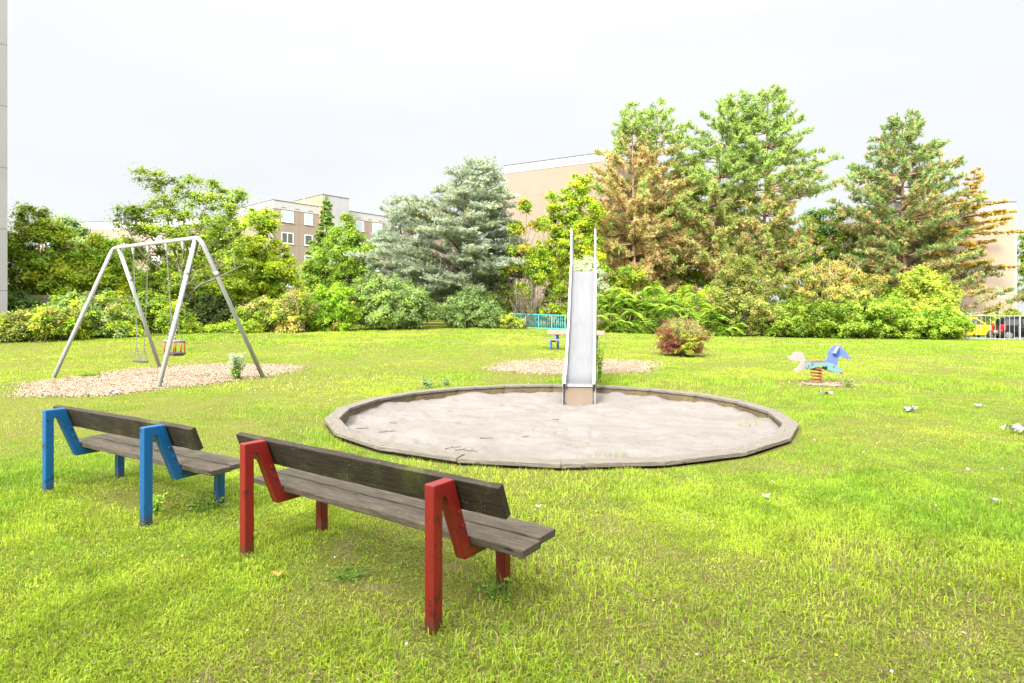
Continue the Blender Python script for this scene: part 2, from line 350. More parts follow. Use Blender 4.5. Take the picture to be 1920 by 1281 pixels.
# ------------------------------------------------------------------ ground, sand, chips
SX, SY, SR = 0.74, 10.30, 3.77      # sand pit centre and outer radius
def ax(segs):
    o = [segs[0][0]]
    for a, b, st in segs: o += list(np.arange(a+st, b+1e-6, st))
    return np.array(o)
gx = ax([(-900, -100, 100), (-100, -40, 10), (-40, -5, .7), (-5, 6.5, .1), (6.5, 45.7, .7), (45.7, 105.7, 10), (105.7, 1005.7, 100)])
gy = ax([(-300, -50, 50), (-50, -5, 5), (-5, 5, .5), (5, 15, .1), (15, 60, .7), (60, 110, 10), (110, 1410, 100)])
XX, YY = np.meshgrid(gx, gy); zz = T(XX, YY)
rr = np.hypot(XX-SX, YY-SY)
zz = zz+(fbm(XX*1.3, YY*1.3, 5)-.5)*.035*np.where((YY > 1) & (YY < 45), 1, 0)*sm(rr, 3.9, 5)
zz = np.where(rr < 3.62, -.6, zz)
nx_, ny_ = len(gx), len(gy); ii = np.arange(ny_-1)[:, None]*nx_+np.arange(nx_-1)[None]
g = Geo(); g.add(np.c_[XX.ravel(), YY.ravel(), zz.ravel()], [np.stack([ii, ii+1, ii+nx_+1, ii+nx_], -1).reshape(-1, 4)], smooth=True)
tag(g.build('ground', M['ground']), kind='structure')
# sand
n_r, n_a = 84, 300; V = [(SX, SY, -.10)]
rr_ = np.linspace(0, 3.66, n_r+1)[1:]; aa = np.arange(n_a)*2*math.pi/n_a
RR, AA = np.meshgrid(rr_, aa, indexing='ij'); X_ = SX+RR*np.cos(AA); Y_ = SY+RR*np.sin(AA)
Zs = -.095+(fbm(X_*1.1, Y_*1.1, 3, 4)-.5)*.12+(fbm(X_*4.5, Y_*4.5, 9, 3)-.5)*.055-.03*sm(vnoise(X_*5.5+.3*np.sin(Y_*3), Y_*3.6, 14), .72, .95)+sm(RR, 3.2, 3.6)*(fbm(X_*2, Y_*2, 12)-.2)*.10
Zs = Zs+.03*sm(-(Y_-SY), 1, 3.5)-.03*np.exp(-((X_-1.35)**2+(Y_-12)**2)/.3)
V = np.r_[[(SX, SY, -.1)], np.c_[X_.ravel(), Y_.ravel(), Zs.ravel()]]
i = np.arange(n_r-1)[:, None]*n_a+1; j = np.arange(n_a)[None]; k = (j+1) % n_a
q = np.stack([i+j, i+k, i+n_a+k, i+n_a+j], -1).reshape(-1, 4); tri = np.stack([np.zeros(n_a, int), 1+np.arange(n_a), 1+(np.arange(n_a)+1) % n_a], -1)
# give the sand an outer skirt so that it is a solid bed
sk = np.c_[X_[-1], Y_[-1], np.full(n_a, -.55)]; V = np.r_[V, sk]; b0 = 1+(n_r-1)*n_a; s0 = 1+n_r*n_a; jj = np.arange(n_a); kk = (jj+1) % n_a
g = Geo(); g.add(V, [tri, q, np.stack([b0+jj, b0+kk, s0+kk, s0+jj][::-1], -1)], smooth=True)
tag(g.build('sand', M['sand']), kind='stuff')
def sand_z(x, y):
    r = math.hypot(x-SX, y-SY)
    return float(-.095+(fbm(x*1.1, y*1.1, 3, 4)-.5)*.12+(fbm(x*4.5, y*4.5, 9, 3)-.5)*.055-.03*sm(vnoise(x*5.5+.3*np.sin(y*3), y*3.6, 14), .72, .95)+sm(r, 3.2, 3.6)*(fbm(x*2, y*2, 12)-.2)*.10+.03*sm(-(y-SY), 1, 3.5)-.03*math.exp(-((x-1.35)**2+(y-12)**2)/.3))

# sand pit edging: 20 boards lying on low wall boards
ed = thing('sandpit_edging', 'low ring of grey weathered boards framing the round sand pit', 'sandpit edging', (SX, SY, 0))
NB = 20; a0 = math.atan2(-3.76, .53-.74)
rng = random.Random(4)
for kx in range(NB):
    A0 = a0+kx*2*math.pi/NB; A1 = A0+2*math.pi/NB
    dz = rng.uniform(-.008, .008); gp = .004
    def pt(r, a): return (SX+r*math.cos(a), SY+r*math.sin(a))
    def quadbox(ri, ro, z0, z1, gp):
        g_ = gp/ro; P = [pt(ri, A0+g_), pt(ro, A0+g_), pt(ro, A1-g_), pt(ri, A1-g_)]
        return prism(P, z0, z1, 'z')
    a_m = (A0+A1)/2; root_o = np.array([SX+3.65*math.cos(a_m), SY+3.65*math.sin(a_m), 0]); ang = a_m+math.pi/2
    for nm, args, mt, bv in (('board', (3.55, 3.77, .035+dz, .085+dz, .004), 'curb', .006), ('wall_board', (3.575, 3.70, -.45, .034+dz, .001), 'curb_wall', .003)):
        V, Fl = quadbox(*args); V = rot(np.asarray(V)-root_o, rz(-ang))
        o = Geo().add(V, Fl).build(nm, M[mt], ed, org=(0, 0, 0), bevel=bv)
        o.location = root_o-np.array([SX, SY, 0]); o.rotation_euler = (0, 0, ang)

# wood-chip beds
def gp(pts): return np.array([G(*p)[:2] for p in pts])
bed1 = gp([(34, 742), (120, 748), (240, 740), (330, 727), (440, 714), (520, 706), (580, 690), (520, 685), (420, 684), (300, 688), (150, 707), (60, 722)])
bed2 = gp([(925, 697), (990, 702), (1100, 704), (1180, 701), (1245, 692), (1225, 680), (1130, 676), (1040, 676), (960, 680), (912, 688)])
bed3 = gp([(1500, 723), (1540, 727), (1600, 727), (1590, 717), (1540, 714), (1500, 716)])
def inpoly(x, y, P):
    x = np.asarray(x); y = np.asarray(y); c = np.zeros(x.shape, bool); n = len(P)
    for a in range(n):
        x1, y1 = P[a]; x2, y2 = P[(a+1) % n]
        c ^= ((y1 > y) != (y2 > y)) & (x < (x2-x1)*(y-y1)/(y2-y1+1e-12)+x1)
    return c
def warp(x, y): return x+(fbm(x*1.3, y*1.3, 31)-.5)*1.0+(fbm(x*5, y*5, 33)-.5)*.3, y+(fbm(x*1.3, y*1.3, 47)-.5)*1.0+(fbm(x*5, y*5, 49)-.5)*.4
def in_beds(x, y):
    wx, wy = warp(x, y); return inpoly(wx, wy, bed1) | inpoly(wx, wy, bed2) | inpoly(x+(wx-x)*.4, y+(wy-y)*.4, bed3)
bc = [P.mean(0) for P in (bed1, bed2, bed3)]
chipc = np.array([(.36, .275, .20), (.28, .205, .145), (.40, .33, .26), (.2, .13, .08), (.37, .295, .235)])
for bi, P in enumerate((bed1, bed2, bed3)):
    rg = np.random.default_rng(60+bi); lo = P.min(0)-.6; hi = P.max(0)+.6
    st = .11; xs = np.arange(lo[0], hi[0], st); ys = np.arange(lo[1], hi[1], st); X, Y = np.meshgrid(xs, ys)
    def inside(x, y):
        wx, wy = warp(x, y)
        if bi == 2: wx = x+(wx-x)*.4; wy = y+(wy-y)*.4
        return inpoly(wx, wy, P)
    ok = (inside(X+st/2-.16, Y+st/2) & inside(X+st/2+.16, Y+st/2) & inside(X+st/2, Y+st/2-.2) & inside(X+st/2, Y+st/2+.2))[:-1, :-1]
    Z = T(X, Y)+.016+(fbm(X*2.5, Y*2.5, 8)-.5)*.02
    nn = len(xs); a = (np.arange(len(ys)-1)[:, None]*nn+np.arange(nn-1)[None])[ok]
    g = Geo(); g.add(np.c_[X.ravel(), Y.ravel(), Z.ravel()], [np.stack([a, a+1, a+nn+1, a+nn], -1)], c=(.27, .20, .14), smooth=True)
    # loose chips
    n = int(2300*ok.sum()*st*st); x = rg.uniform(lo[0], hi[0], n*3); y = rg.uniform(lo[1], hi[1], n*3)
    k = inside(x+rg.normal(0, .16, len(x)), y+rg.normal(0, .2, len(x))); x = x[k]; y = y[k]; n = len(x)
    z = T(x, y)+.018+rg.uniform(0, .025, n)
    an = rg.uniform(0, 6.28, n); tl = rg.normal(0, .35, n); L = rg.uniform(.007, .018, n); Wd = rg.uniform(.003, .007, n)
    u = np.c_[np.cos(an), np.sin(an), np.sin(tl)]*L[:, None]; v = np.c_[-np.sin(an), np.cos(an), rg.normal(0, .4, n)]*Wd[:, None]
    p = np.c_[x, y, z]; V = np.stack([p-u-v, p+u-v, p+u+v, p-u+v], 1).reshape(-1, 3)
    cc = chipc[rg.integers(0, 5, n)]; g.add(V, [np.arange(4*n).reshape(-1, 4)], c=np.repeat(cc, 4, 0))
    tag(g.build('wood_chips', M['chip'], color=True), kind='stuff')
# car park asphalt beyond the white fence
g = Geo(); X, Y = np.meshgrid(np.linspace(26, 90, 24), np.linspace(39.6, 50, 6)); Z = T(X, Y)+.02
a = (np.arange(5)[:, None]*24+np.arange(23)[None]); g.add(np.c_[X.ravel(), Y.ravel(), Z.ravel()], [np.stack([a, a+1, a+25, a+24], -1).reshape(-1, 4)])
tag(g.build('road', M['asphalt']), kind='structure')

# ------------------------------------------------------------------ buildings
def part(name, mt, parent, *boxes, bevel=0):
    g_ = Geo()
    for b_ in boxes: g_.add(*box(*b_))
    return g_.build(name, mt, parent, bevel=bevel)
def window(parent, u0, u1, z0, z1, y=0.0, dark=False, split=0.5):
    f = .09; d0, d1 = y-.03, y+.02; bx = [(u0, u0+f, d0, d1, z0, z1), (u1-f, u1, d0, d1, z0, z1), (u0+f, u1-f, d0, d1, z0, z0+f), (u0+f, u1-f, d0, d1, z1-f, z1)]
    if split:
        c_ = u0+(u1-u0)*split; bx.append((c_-f*.6, c_+f*.6, d0+.002, d1, z0+f, z1-f))
    w_ = part('window', M['win_frame'], parent, *bx)
    part('pane', M['pane_dark'] if dark else M['pane'], w_, (u0+f*.5, u1-f*.5, y-.012, y+.015, z0+f*.5, z1-f*.5))
    part('sill', M['win_frame'], w_, (u0-.06, u1+.06, y-.10, y-.031, z0-.06, z0-.003))
    return w_
def block(label, loc, ang, L, D, H, ph, wall, slots=True, cap=True):
    r = thing('apartment_building', label, 'building', loc, ang, world=False)
    part('wall', wall, r, (0, L, 0, D, -1.5, H-.002))
    part('parapet', M['parapet'], r, (-.04, L+.04, -.04, D+.04, H, H+ph))
    part('roof_cap', M['slot'], r, (-.09, L+.09, -.09, D+.09, H+ph+.002, H+ph+.07)) if cap else None
    if slots:
        for k_ in range(int(L/1.9)): part('vent_slot', M['slot'], r, (1.1+k_*1.9, 1.75+k_*1.9, -.055, -.042, H+.22, H+.30))
        for k_ in range(int(D/1.9)):
            part('vent_slot', M['slot'], r, (-.055, -.042, 1.1+k_*1.9, 1.75+k_*1.9, H+.22, H+.30))
    return r
# slab block at the left edge
b1 = block('grey pebble-dash concrete building cut off by the left edge of the photo', ((14-960)/F*29-12*math.cos(R(46)), 29-12*math.sin(R(46)), 0), R(46), 12, 11, 17.4, .9, M['agg_grey'], False)
# middle block
b2 = block('brown panel apartment block with white parapet and ochre stair tower behind the conifer', (-30.5, 77, 0), math.atan2(.75, .66), 36, 12, 15.3, 1.05, M['agg_brown'])
for zz_ in (13.75, 10.95, 8.15, 5.35):
    for u0, u1, sp_ in ((1.1, 2.75, .5), (4.35, 5.5, 0), (12.4, 13.7, 0), (15.2, 16.9, .5), (19.6, 20.8, 0), (23, 24.4, .5)):
        window(b2, u0, u1, zz_-.02, zz_+1.42, 0, dark=(zz_ < 12 and u0 < 6), split=sp_)
for v_ in (2.2, 7.4): pass
tw = part('stair_tower', M['white_wall'], b2, (6.62, 10.6, -.9, -.302, -1, 17.9)); part('tower_side', M['yellow_wall'], b2, (6.5, 6.618, -.9, 6.6, -1, 17.88), (6.62, 10.6, -.30, 6.6, 16.45, 17.88))
part('tower_cap', M['slot'], b2, (6.45, 10.65, -.95, 6.65, 17.903, 17.97))
part('vent_pipe', M['galv'], b2, (6.36, 6.49, 3.6, 3.75, 16.44, 18.2))
part('roof_cabin', M['yellow_wall'], b2, (24, 29, 4, 9, 16.45, 18.2)); part('cabin_cap', M['slot'], b2, (23.9, 29.1, 3.9, 9.1, 18.202, 18.27))
# far left block
b3 = block('distant brown flat-roofed block glimpsed above the swing, between two trees', (-66, 84, 0), R(-12), 26, 12, 13.2, 1.1, M['agg_brown'])
for zz_ in (10.7, 7.9):
    for u0 in (1.2, 6.1, 9.5, 14.1, 18.5): window(b3, u0, u0+1.5, zz_, zz_+1.5)
# big block in the centre
b4 = block('tall windowless tan gable of an apartment block rising behind the slide', (-.85, 67, 0), math.atan2(-5, 9.2), 12.5, 32, 17.35, .85, M['agg_tan'])
part('roof_mast', M['galv'], b4, (6.3, 6.36, 3, 3.06, 18.27, 19.7)); part('roof_mast', M['galv'], b4, (8.3, 8.34, 3, 3.04, 18.27, 19.4))
# right block
b5 = block('pale pinkish gable of a low apartment block beyond the parked cars', (32.2, 51, 0), 0, 10.35, 13, 10.35, .85, M['agg_pink'], False)
part('plinth', M['plinth'], b5, (-.04, 10.39, -.04, 3, -1.4, 1.88))
st_ = part('stairwell', M['parapet'], b5, (10.4, 11.35, 1.0, 9, -1, 10.1)); part('stair_window', M['pane'], b5, (10.44, 10.95, .96, .995, 1.9, 8.3)); part('stair_window', M['pane_dark'], b5, (10.44, 10.95, .96, .995, 8.9, 9.3))
for z_ in (3.6, 6.4): part('stair_window_bar', M['win_frame'], b5, (10.42, 10.97, .93, .958, z_, z_+.12))
sx0 = (1868-960)/F*51-32.2
wv = part('vent_window', M['win_frame'], b5, (sx0, sx0+.78, -.03, .01, 3.15, 3.75)); part('vent_grille', M['slot'], wv, (sx0+.12, sx0+.36, -.04, -.031, 3.42, 3.66), (sx0+.28, sx0+.52, -.041, -.0312, 3.27, 3.45), (sx0+.56, sx0+.68, -.04, -.031, 3.3, 3.42))
# garage
gr = thing('garage', 'low concrete garage with a stained beam, half hidden by bushes', 'garage', (-27.3, 33, .6), 0, world=False)
part('roof_beam', M['concrete'], gr, (0, 5.2, 0, 6, 1.62, 2.16), bevel=.01)
part('wall', M['concrete'], gr, (0.05, .35, .15, 5.8, -1, 1.618), (2.5, 2.75, .15, 5.8, -1, 1.618), (4.9, 5.15, .15, 5.8, -1, 1.618), (.35, 4.9, 5.5, 5.8, -1, 1.618))
part('door', M['white_wall'], gr, (.4, 2.45, .5, .55, -.9, 1.4))

# assumed block, out of view behind the camera, added to shade the near lawn
b6 = block('long brown apartment block out of view behind the camera, added to shade the near lawn', (46, -12, 0), R(180), 74, 12, 14.0, 1.0, M['agg_brown'])
for zz_ in (1.2, 4.0, 6.8, 9.6):
    for k_ in range(11): window(b6, 3+k_*6.5, 4.6+k_*6.5, zz_, zz_+1.45)

# ------------------------------------------------------------------ railings
def railing(name, label, cat, P0, P1, h, mt, sp, npan, bar, railw=.03, z_lo=.08):
    P0 = np.array(P0, float); P1 = np.array(P1, float); dv = P1-P0; L = math.hypot(dv[0], dv[1]); a = math.atan2(dv[1], dv[0])
    r = thing(name, label, cat, tuple(P0), a, world=False); sl = dv[2]/L
    zof = lambda x: sl*x
    pl = L/npan
    for k_ in range(npan+1):
        x = k_*pl; part('post', mt, r, (x-.035, x+.035, -.035, .035, zof(x)-.3, zof(x)+h), bevel=.004)
    for k_ in range(npan):
        x0 = k_*pl+.037; x1 = (k_+1)*pl-.037; g_ = Geo()
        z0_, z1_ = zof(x0), zof(x1)
        for zz_ in (z_lo, h-.03):
            V = [(x, y, z) for (x, zb) in ((x0, z0_), (x1, z1_)) for y in (-railw, railw) for z in (zb+zz_-.02, zb+zz_+.025)]
            g_.add(V, [[(0, 1, 3, 2), (4, 6, 7, 5), (0, 4, 5, 1), (2, 3, 7, 6), (0, 2, 6, 4), (1, 5, 7, 3)]])
        nb = int((x1-x0)/sp)
        for q_ in range(1, nb):
            x = x0+(x1-x0)*q_/nb; zb = zof(x); g_.add(*box(x-bar, x+bar, -bar, bar, zb+z_lo+.026, zb+h-.052))
        g_.build('railing_panel', mt, r)
    return r
p0 = W(961, 0, 43); p1 = W(1085, 0, 41.8)
railing('railing', 'turquoise metal railing at the edge of the lawn left of the slide', 'railing', (p0[0], p0[1], t1(p0[0], 43)), (p1[0], p1[1], t1(p1[0], 41.8)-.02), 1.05, M['teal'], .125, 5, .011)
railing('fence', 'white upright-bar metal fence in front of the parked cars', 'fence', (29.0, 38.5, t1(29, 38.5)), (48.2, 36.8, t1(48, 36.8)), 1.58, M['white_paint'], .27, 6, .011, .022)

# ------------------------------------------------------------------ cars
def car(label, loc, ang, paint, Lc, hood):
    r = thing('parked_car', label, 'car', loc, ang, world=False)
    # x forward (front at +x), profile polygons
    hb = .78
    if hood: prof = [(-2.0, .35), (-2.05, .6), (-1.95, .85), (-1.3, .95), (.75, .95), (1.25, .9), (1.7, .74), (1.98, .5), (2.02, .3), (1.85, .2), (-1.85, .2)]; roof = [(-1.6, .94), (-1.0, 1.35), (-.2, 1.5), (.35, 1.42), (1.0, .93)]
    else: prof = [(-1.35, .28), (-1.4, .6), (-1.33, .88), (-1.22, .96), (.75, .96), (1.15, .85), (1.34, .6), (1.36, .3), (1.2, .2), (-1.25, .2)]; roof = [(-1.24, .95), (-1.08, 1.3), (-.9, 1.46), (-.2, 1.55), (.35, 1.47), (.95, .95)]
    wx_ = (-1.25, 1.3) if hood else (-.93, .93)
    # body outline with wheel arches
    top = prof[:-2]; lowf = prof[-2]; lowb = prof[-1]; P = list(top)+[lowf]
    for cx_ in (wx_[1], wx_[0]):
        for a_ in np.linspace(0, math.pi, 9): P.append((cx_+.35*math.cos(a_), .2+.36*math.sin(a_)))
    P.append(lowb)
    V, Fl = prism(P, -hb, hb); V = np.asarray(V)
    Geo().add(V, Fl).build('body', paint, r, bevel=.06)
    V, Fl = prism(roof, -.68, .68); V = np.asarray(V); k_ = np.clip((V[:, 2]-.95)/.55, 0, 1); V[:, 1] *= 1-.18*k_
    cb = Geo().add(V, Fl).build('cabin', M['car_glass'], r, bevel=.03)
    # roof shell and pillars in body colour, proud of the glass
    rp = [p for p in roof if p[1] > 1.2]; x0, x1 = rp[0][0], rp[-1][0]
    V, Fl = prism([(x0-.03, rp[0][1]-.04)]+[(a, b_+.035) for a, b_ in rp]+[(x1+.05, rp[-1][1]-.06)], -.585, .585)
    Geo().add(V, Fl).build('roof', paint, r, bevel=.02)
    for s_ in (-1, 1):
        for (xa, xb) in (((roof[0][0]+.02, rp[0][0]+.02), (roof[-1][0]-.02, rp[-1][0]+.0), (-.15, -.2)) if True else ()):
            Geo().add(*tube([(xa, s_*.69, .95), (xb, s_*.58, 1.40)], .045, 6)).build('pillar', paint, r)
        for cx_ in wx_:
            wv_ = Geo(); c_ = (cx_, s_*(hb-.11), .31)
            ang_ = np.linspace(0, 2*math.pi, 24, endpoint=False)
            V, Fl = tube([(cx_, s_*(hb-.2), .31), (cx_, s_*(hb-.01), .31)], .31, 24); wv_.add(V, Fl)
            wh = wv_.build('wheel', M['tyre'], r, bevel=.02)
            ri = Geo().add(*tube([(cx_, s_*(hb-.05), .31), (cx_, s_*(hb+.004), .31)], .205, 20)); ri.build('rim', M['rim'], wh, bevel=.01)
            hs = Geo()
            for q_ in range(7):
                a_ = q_*2*math.pi/7; hs.add(*tube([(cx_+.14*math.cos(a_), s_*(hb+.0045), .31+.14*math.sin(a_)), (cx_+.14*math.cos(a_), s_*(hb+.008), .31+.14*math.sin(a_))], .022, 8))
            hs.build('hub_hole', M['slot'], wh)
        fx = prof[7][0] if hood else 1.3
        part('headlight', M['clear_light'], r, *( [(fx-.42, fx-.14, s_*.58-.12, s_*.58+.12, .58, .74)] if hood else [(fx-.2, fx-.02, s_*.58-.12, s_*.58+.12, .62, .8)] ), bevel=.03)
        bxk = prof[1][0]
        part('tail_light', M['red_light'], r, (bxk-.01, bxk+.3, s_*.70-.1 if s_ > 0 else -.80, .80 if s_ > 0 else -.6, .68, 1.0), (bxk-.015, bxk+.12, s_*.70-.1 if s_ > 0 else -.795, .795 if s_ > 0 else -.6, .52, .66), bevel=.03)
        part('door_handle', M['silver'], r, (-.28, -.1, s_*(hb+.002) if s_ > 0 else -hb-.03, hb+.03 if s_ > 0 else -hb-.002, .84, .87))
        part('door_seam', M['slot'], r, (-.42, -.405, hb-.001 if s_ > 0 else -hb-.003, hb+.003 if s_ > 0 else -hb+.001, .32, .92))
    part('number_plate', M['plate'], r, (prof[1][0]-.035, prof[1][0]-.005, -.26, .26, .48, .60), bevel=.003)
    part('bumper', M['silver'] if not hood else paint, r, (prof[1][0]-.045, prof[1][0]+.15, -.76, .76, .36, .47), bevel=.02)
    return r
car('yellow car with rounded bonnet poking out from behind the hedge', (33.5, 44.5, 0), R(-4), M['car_yellow'], 4, True)
car('small black hatchback with red tail lights behind the white fence', (34.7, 41.1, 0), R(-20), M['car_black'], 2.7, False)

# ------------------------------------------------------------------ benches
def bench(label, loc, ang, paint, L=2.5, S=1.77, off=0.0, wb='wood_dark', ws='wood_seat', soff=0.0):
    """x along the bench, +y towards the front, origin on the ground below the middle of the rear posts"""
    r = thing('park_bench', label, 'bench', loc, ang, world=False); h = .035
    for sx_ in (-1, 1):
        x = sx_*S/2
        prof_o = [(-h, -.35), (-h, .80), (.135, .80), (.30, .365), (.70, .365)]
        path = fillet([(0, -.3), (0, .762), (.105, .762), (.262, .345), (.66, .345)], .012, 3)
        g_ = Geo()
        # square tube swept in the y-z plane, built as an outline slab so that the corners stay crisp
        P = [(-h, -.35), (h, -.35), (h, .715), (.068, .715), (.222, .318), (.60, .318), (.60, .388), (.275, .388), (.128, .795), (-h, .795)]
        V, Fl = prism(P, x-h, x+h, 'x'); g_.add(V, Fl); g_.build('frame', paint, r, bevel=.006)
        V, Fl = prism([(.602, -.35), (.668, -.35), (.668, .388), (.602, .388)], x-h, x+h, 'x'); Geo().add(V, Fl).build('front_leg', paint, r, bevel=.006)
        g_ = Geo(); g_.add(*tube([(x+h, .17, .60), (x+h+.012, .17, .60)], .014, 8)); g_.add(*tube([(x+h, .20, .52), (x+h+.012, .20, .52)], .014, 8)); g_.build('bolt', paint, r)
    def plank(nm, mt, dims, c, tilt, xoff):
        g_ = Geo(); l_, d_, t_ = dims; nseg = 24
        xs = np.linspace(-l_/2, l_/2, nseg+1)
        V = []; 
        rg = np.random.default_rng(int(abs(c[1])*1000)+int(L*10))
        for x_ in xs:
            wv_ = rg.normal(0, .0012, 2)
            for (yy, zz_) in ((-d_/2, -t_/2), (d_/2, -t_/2), (d_/2, t_/2), (-d_/2, t_/2)): V.append((x_, yy+wv_[0]*np.sign(yy), zz_+wv_[1]))
        V = np.array(V); i_ = np.arange(nseg)[:, None]*4; j_ = np.arange(4)[None]; k_ = (j_+1) % 4
        q_ = np.stack([i_+j_, i_+4+j_, i_+4+k_, i_+k_], -1).reshape(-1, 4)
        g_.add(rot(V, rx(tilt)), [q_, [[0, 1, 2, 3]], [[nseg*4+3, nseg*4+2, nseg*4+1, nseg*4]]])
        o = g_.build(nm, M[mt], r, bevel=.006); o.location = (xoff, c[0], c[1]); return o
    tilt = math.atan2(.154, .397)
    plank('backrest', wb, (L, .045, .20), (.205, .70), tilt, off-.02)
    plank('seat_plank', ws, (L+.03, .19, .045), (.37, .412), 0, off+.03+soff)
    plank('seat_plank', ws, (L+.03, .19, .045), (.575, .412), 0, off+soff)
    return r
def bench_at(label, pl, pr, paint, **k):
    (xa, ya), (xb, yb) = pl, pr; a = math.atan2(yb-ya, xb-xa); c_ = ((xa+xb)/2, (ya+yb)/2)
    return bench(label, (c_[0], c_[1], t1(*c_)), a, paint, S=math.hypot(xb-xa, yb-ya), **k)
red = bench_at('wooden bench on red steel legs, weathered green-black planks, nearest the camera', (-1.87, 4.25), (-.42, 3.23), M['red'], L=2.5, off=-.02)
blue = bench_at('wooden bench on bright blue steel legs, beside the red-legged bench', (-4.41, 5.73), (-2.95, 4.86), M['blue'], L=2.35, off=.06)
# bleached bench in the distance, facing the camera
fb = bench('bleached wooden bench on blue legs, half hidden behind the slide', (2.6, 24.07, t1(2.6, 24.07)), R(180-30), M['blue'], L=2.45, S=1.7, off=.0, soff=.16, wb='wood_pale', ws='wood_pale')
# bird-dropping like lump on the red bench frame
# ------------------------------------------------------------------ swing frame
def foot(px, py): x, y, z = G(px, py); return np.array([x, y, z])
fl_f = foot(100, 709); fl_b = foot(300, 690); fr_f = foot(297, 729); fr_b = foot(494, 709)
HT = 3.62
def up(pxx, d, z): return np.array([(pxx-CX)/F*d, d, z])
AL = up(212, 17.7, HT+.03); AR = up(375, 15.05, HT); bdir = (AR-AL)/np.linalg.norm(AR-AL)
sw = thing('swing_set', 'tall A-shaped grey tubular steel swing set on wood chips', 'swing set', tuple((fl_f+fr_b)/2*np.array([1, 1, 0])))
def low(p, q, k_=.12): return p+(p-q)/np.linalg.norm(p-q)*k_
Pm = fillet([low(fl_f, AL), AL, AR, low(fr_b, AR)], .22, 10)
Geo().add(*tube(Pm, .053, 14), smooth=True).build('top_beam', M['galv'], sw)
for a_, b_ in ((fr_f, AR-bdir*.22), (fl_b, AL+bdir*.38)):
    Geo().add(*tube([low(a_, b_), b_-np.array([0, 0, .03])], .053, 14), smooth=True).build('leg', M['galv'], sw)
# sleeves at the joints
for a_, b_ in ((fr_b, AR), (fr_f, AR-bdir*.22), (fl_b, AL+bdir*.38)):
    p_ = b_+(a_-b_)*.23; q_ = b_+(a_-b_)*.26; Geo().add(*tube([p_, q_], .059, 14), smooth=True).build('sleeve', M['galv'], sw)
sp_side = np.array([-bdir[1], bdir[0], 0]); sp_side /= np.linalg.norm(sp_side)
def chain_geo(g_, a, b, link=.055, wd=.014, r=.0065):
    a = np.array(a, float); b = np.array(b, float); L = np.linalg.norm(b-a); n = max(2, int(L/(link*.78))); d = (b-a)/L
    u = np.cross(d, [0, 1, 0.0]); u /= np.linalg.norm(u); v = np.cross(d, u)
    for k_ in range(n):
        c_ = a+d*(k_+.5)*L/n; s_ = u if k_ % 2 else v; t_ = np.linspace(0, 2*math.pi, 8, endpoint=False)
        P = np.array([c_+d*math.sin(q)*link/2+s_*math.cos(q)*wd for q in t_]); nrm = np.cross(d, s_)
        V = []
        for i_, p in enumerate(P):
            o_ = (p-c_); o_ = o_/np.linalg.norm(o_)
            for cc, ss in ((1, 0), (-.5, .87), (-.5, -.87)): V.append(p+o_*cc*r+nrm*ss*r)
        q_ = [[i_*3+j_, ((i_+1) % 8)*3+j_, ((i_+1) % 8)*3+(j_+1) % 3, i_*3+(j_+1) % 3] for i_ in range(8) for j_ in range(3)]
        g_.add(V, [q_])
def beam_pt(px):
    t_ = np.linspace(0, 1, 400)[:, None]; P = AL+(AR-AL)*t_; q = CX+F*P[:, 0]/P[:, 1]; return P[np.argmin(abs(q-px))]
def hang(pa, pb, zseat):
    c_ = (pa+pb)/2; c_[2] = zseat; return c_
# flat swing
pa, pb = beam_pt(250), beam_pt(278); cs = (pa+pb)/2; gz = t1(cs[0], cs[1]); zs = EYE-(678-HY)/F*cs[1]
swa = thing('flat_swing', 'flat black rubber swing seat hanging on two chains', 'swing', (cs[0], cs[1], zs))
bl = rot(*( [box(-.29, .29, -.09, .09, -.02, .015)[0], rz(math.atan2(bdir[1], bdir[0]))] ), t=(cs[0], cs[1], zs))
Geo().add(bl, box(0, 1, 0, 1, 0, 1)[1]).build('seat', M['rubber'], swa, bevel=.012)
for k_, p_ in ((-1, pa), (1, pb)):
    g_ = Geo(); e_ = cs+bdir*k_*.19; jn = np.array([e_[0]*1+(p_[0]-e_[0])*.1, e_[1]+(p_[1]-e_[1])*.1, zs+.36])
    chain_geo(g_, p_-np.array([0, 0, .22]), jn)
    for s_ in (-1, 1): chain_geo(g_, jn, np.array([e_[0], e_[1], zs+.015])+bdir*k_*0+sp_side*s_*.075+bdir*(s_*.02))
    g_.build('chain', M['chain'], swa)
    Geo().add(*tube([p_-np.array([0, 0, .05]), p_-np.array([0, 0, .12]), p_-np.array([0, 0, .24])], [.04, .045, .022], 10)).build('hanger', M['galv'], swa)
# cradle swing
pa, pb = beam_pt(312), beam_pt(343); cs = (pa+pb)/2; zt = EYE-(640-HY)/F*cs[1]; zb_ = EYE-(663-HY)/F*cs[1]
swb = thing('toddler_swing', 'toddler cradle swing with orange bars and dark rims, hanging on chains', 'swing', (cs[0], cs[1], zb_))
ar = math.atan2(bdir[1], bdir[0]); RM = rz(ar)
def rimring(z, w_, d_, r, mt, nm):
    P = []
    for q in np.linspace(0, 2*math.pi, 29): 
        c_, s_ = math.cos(q), math.sin(q); P.append((w_*np.sign(c_)*abs(c_)**.6, d_*np.sign(s_)*abs(s_)**.6, 0))
    P = rot(P, RM, (cs[0], cs[1], z)); Geo().add(*tube(P, r, 8, cap=False), smooth=True).build(nm, M[mt], swb)
rimring(zt, .275, .17, .028, 'grey_rubber', 'top_rim')
V = rot(box(-.27, .27, -.17, .17, -.02, .03)[0], RM, (cs[0], cs[1], zb_)); Geo().add(V, box(0, 1, 0, 1, 0, 1)[1]).build('seat', M['rubber'], swb, bevel=.02)
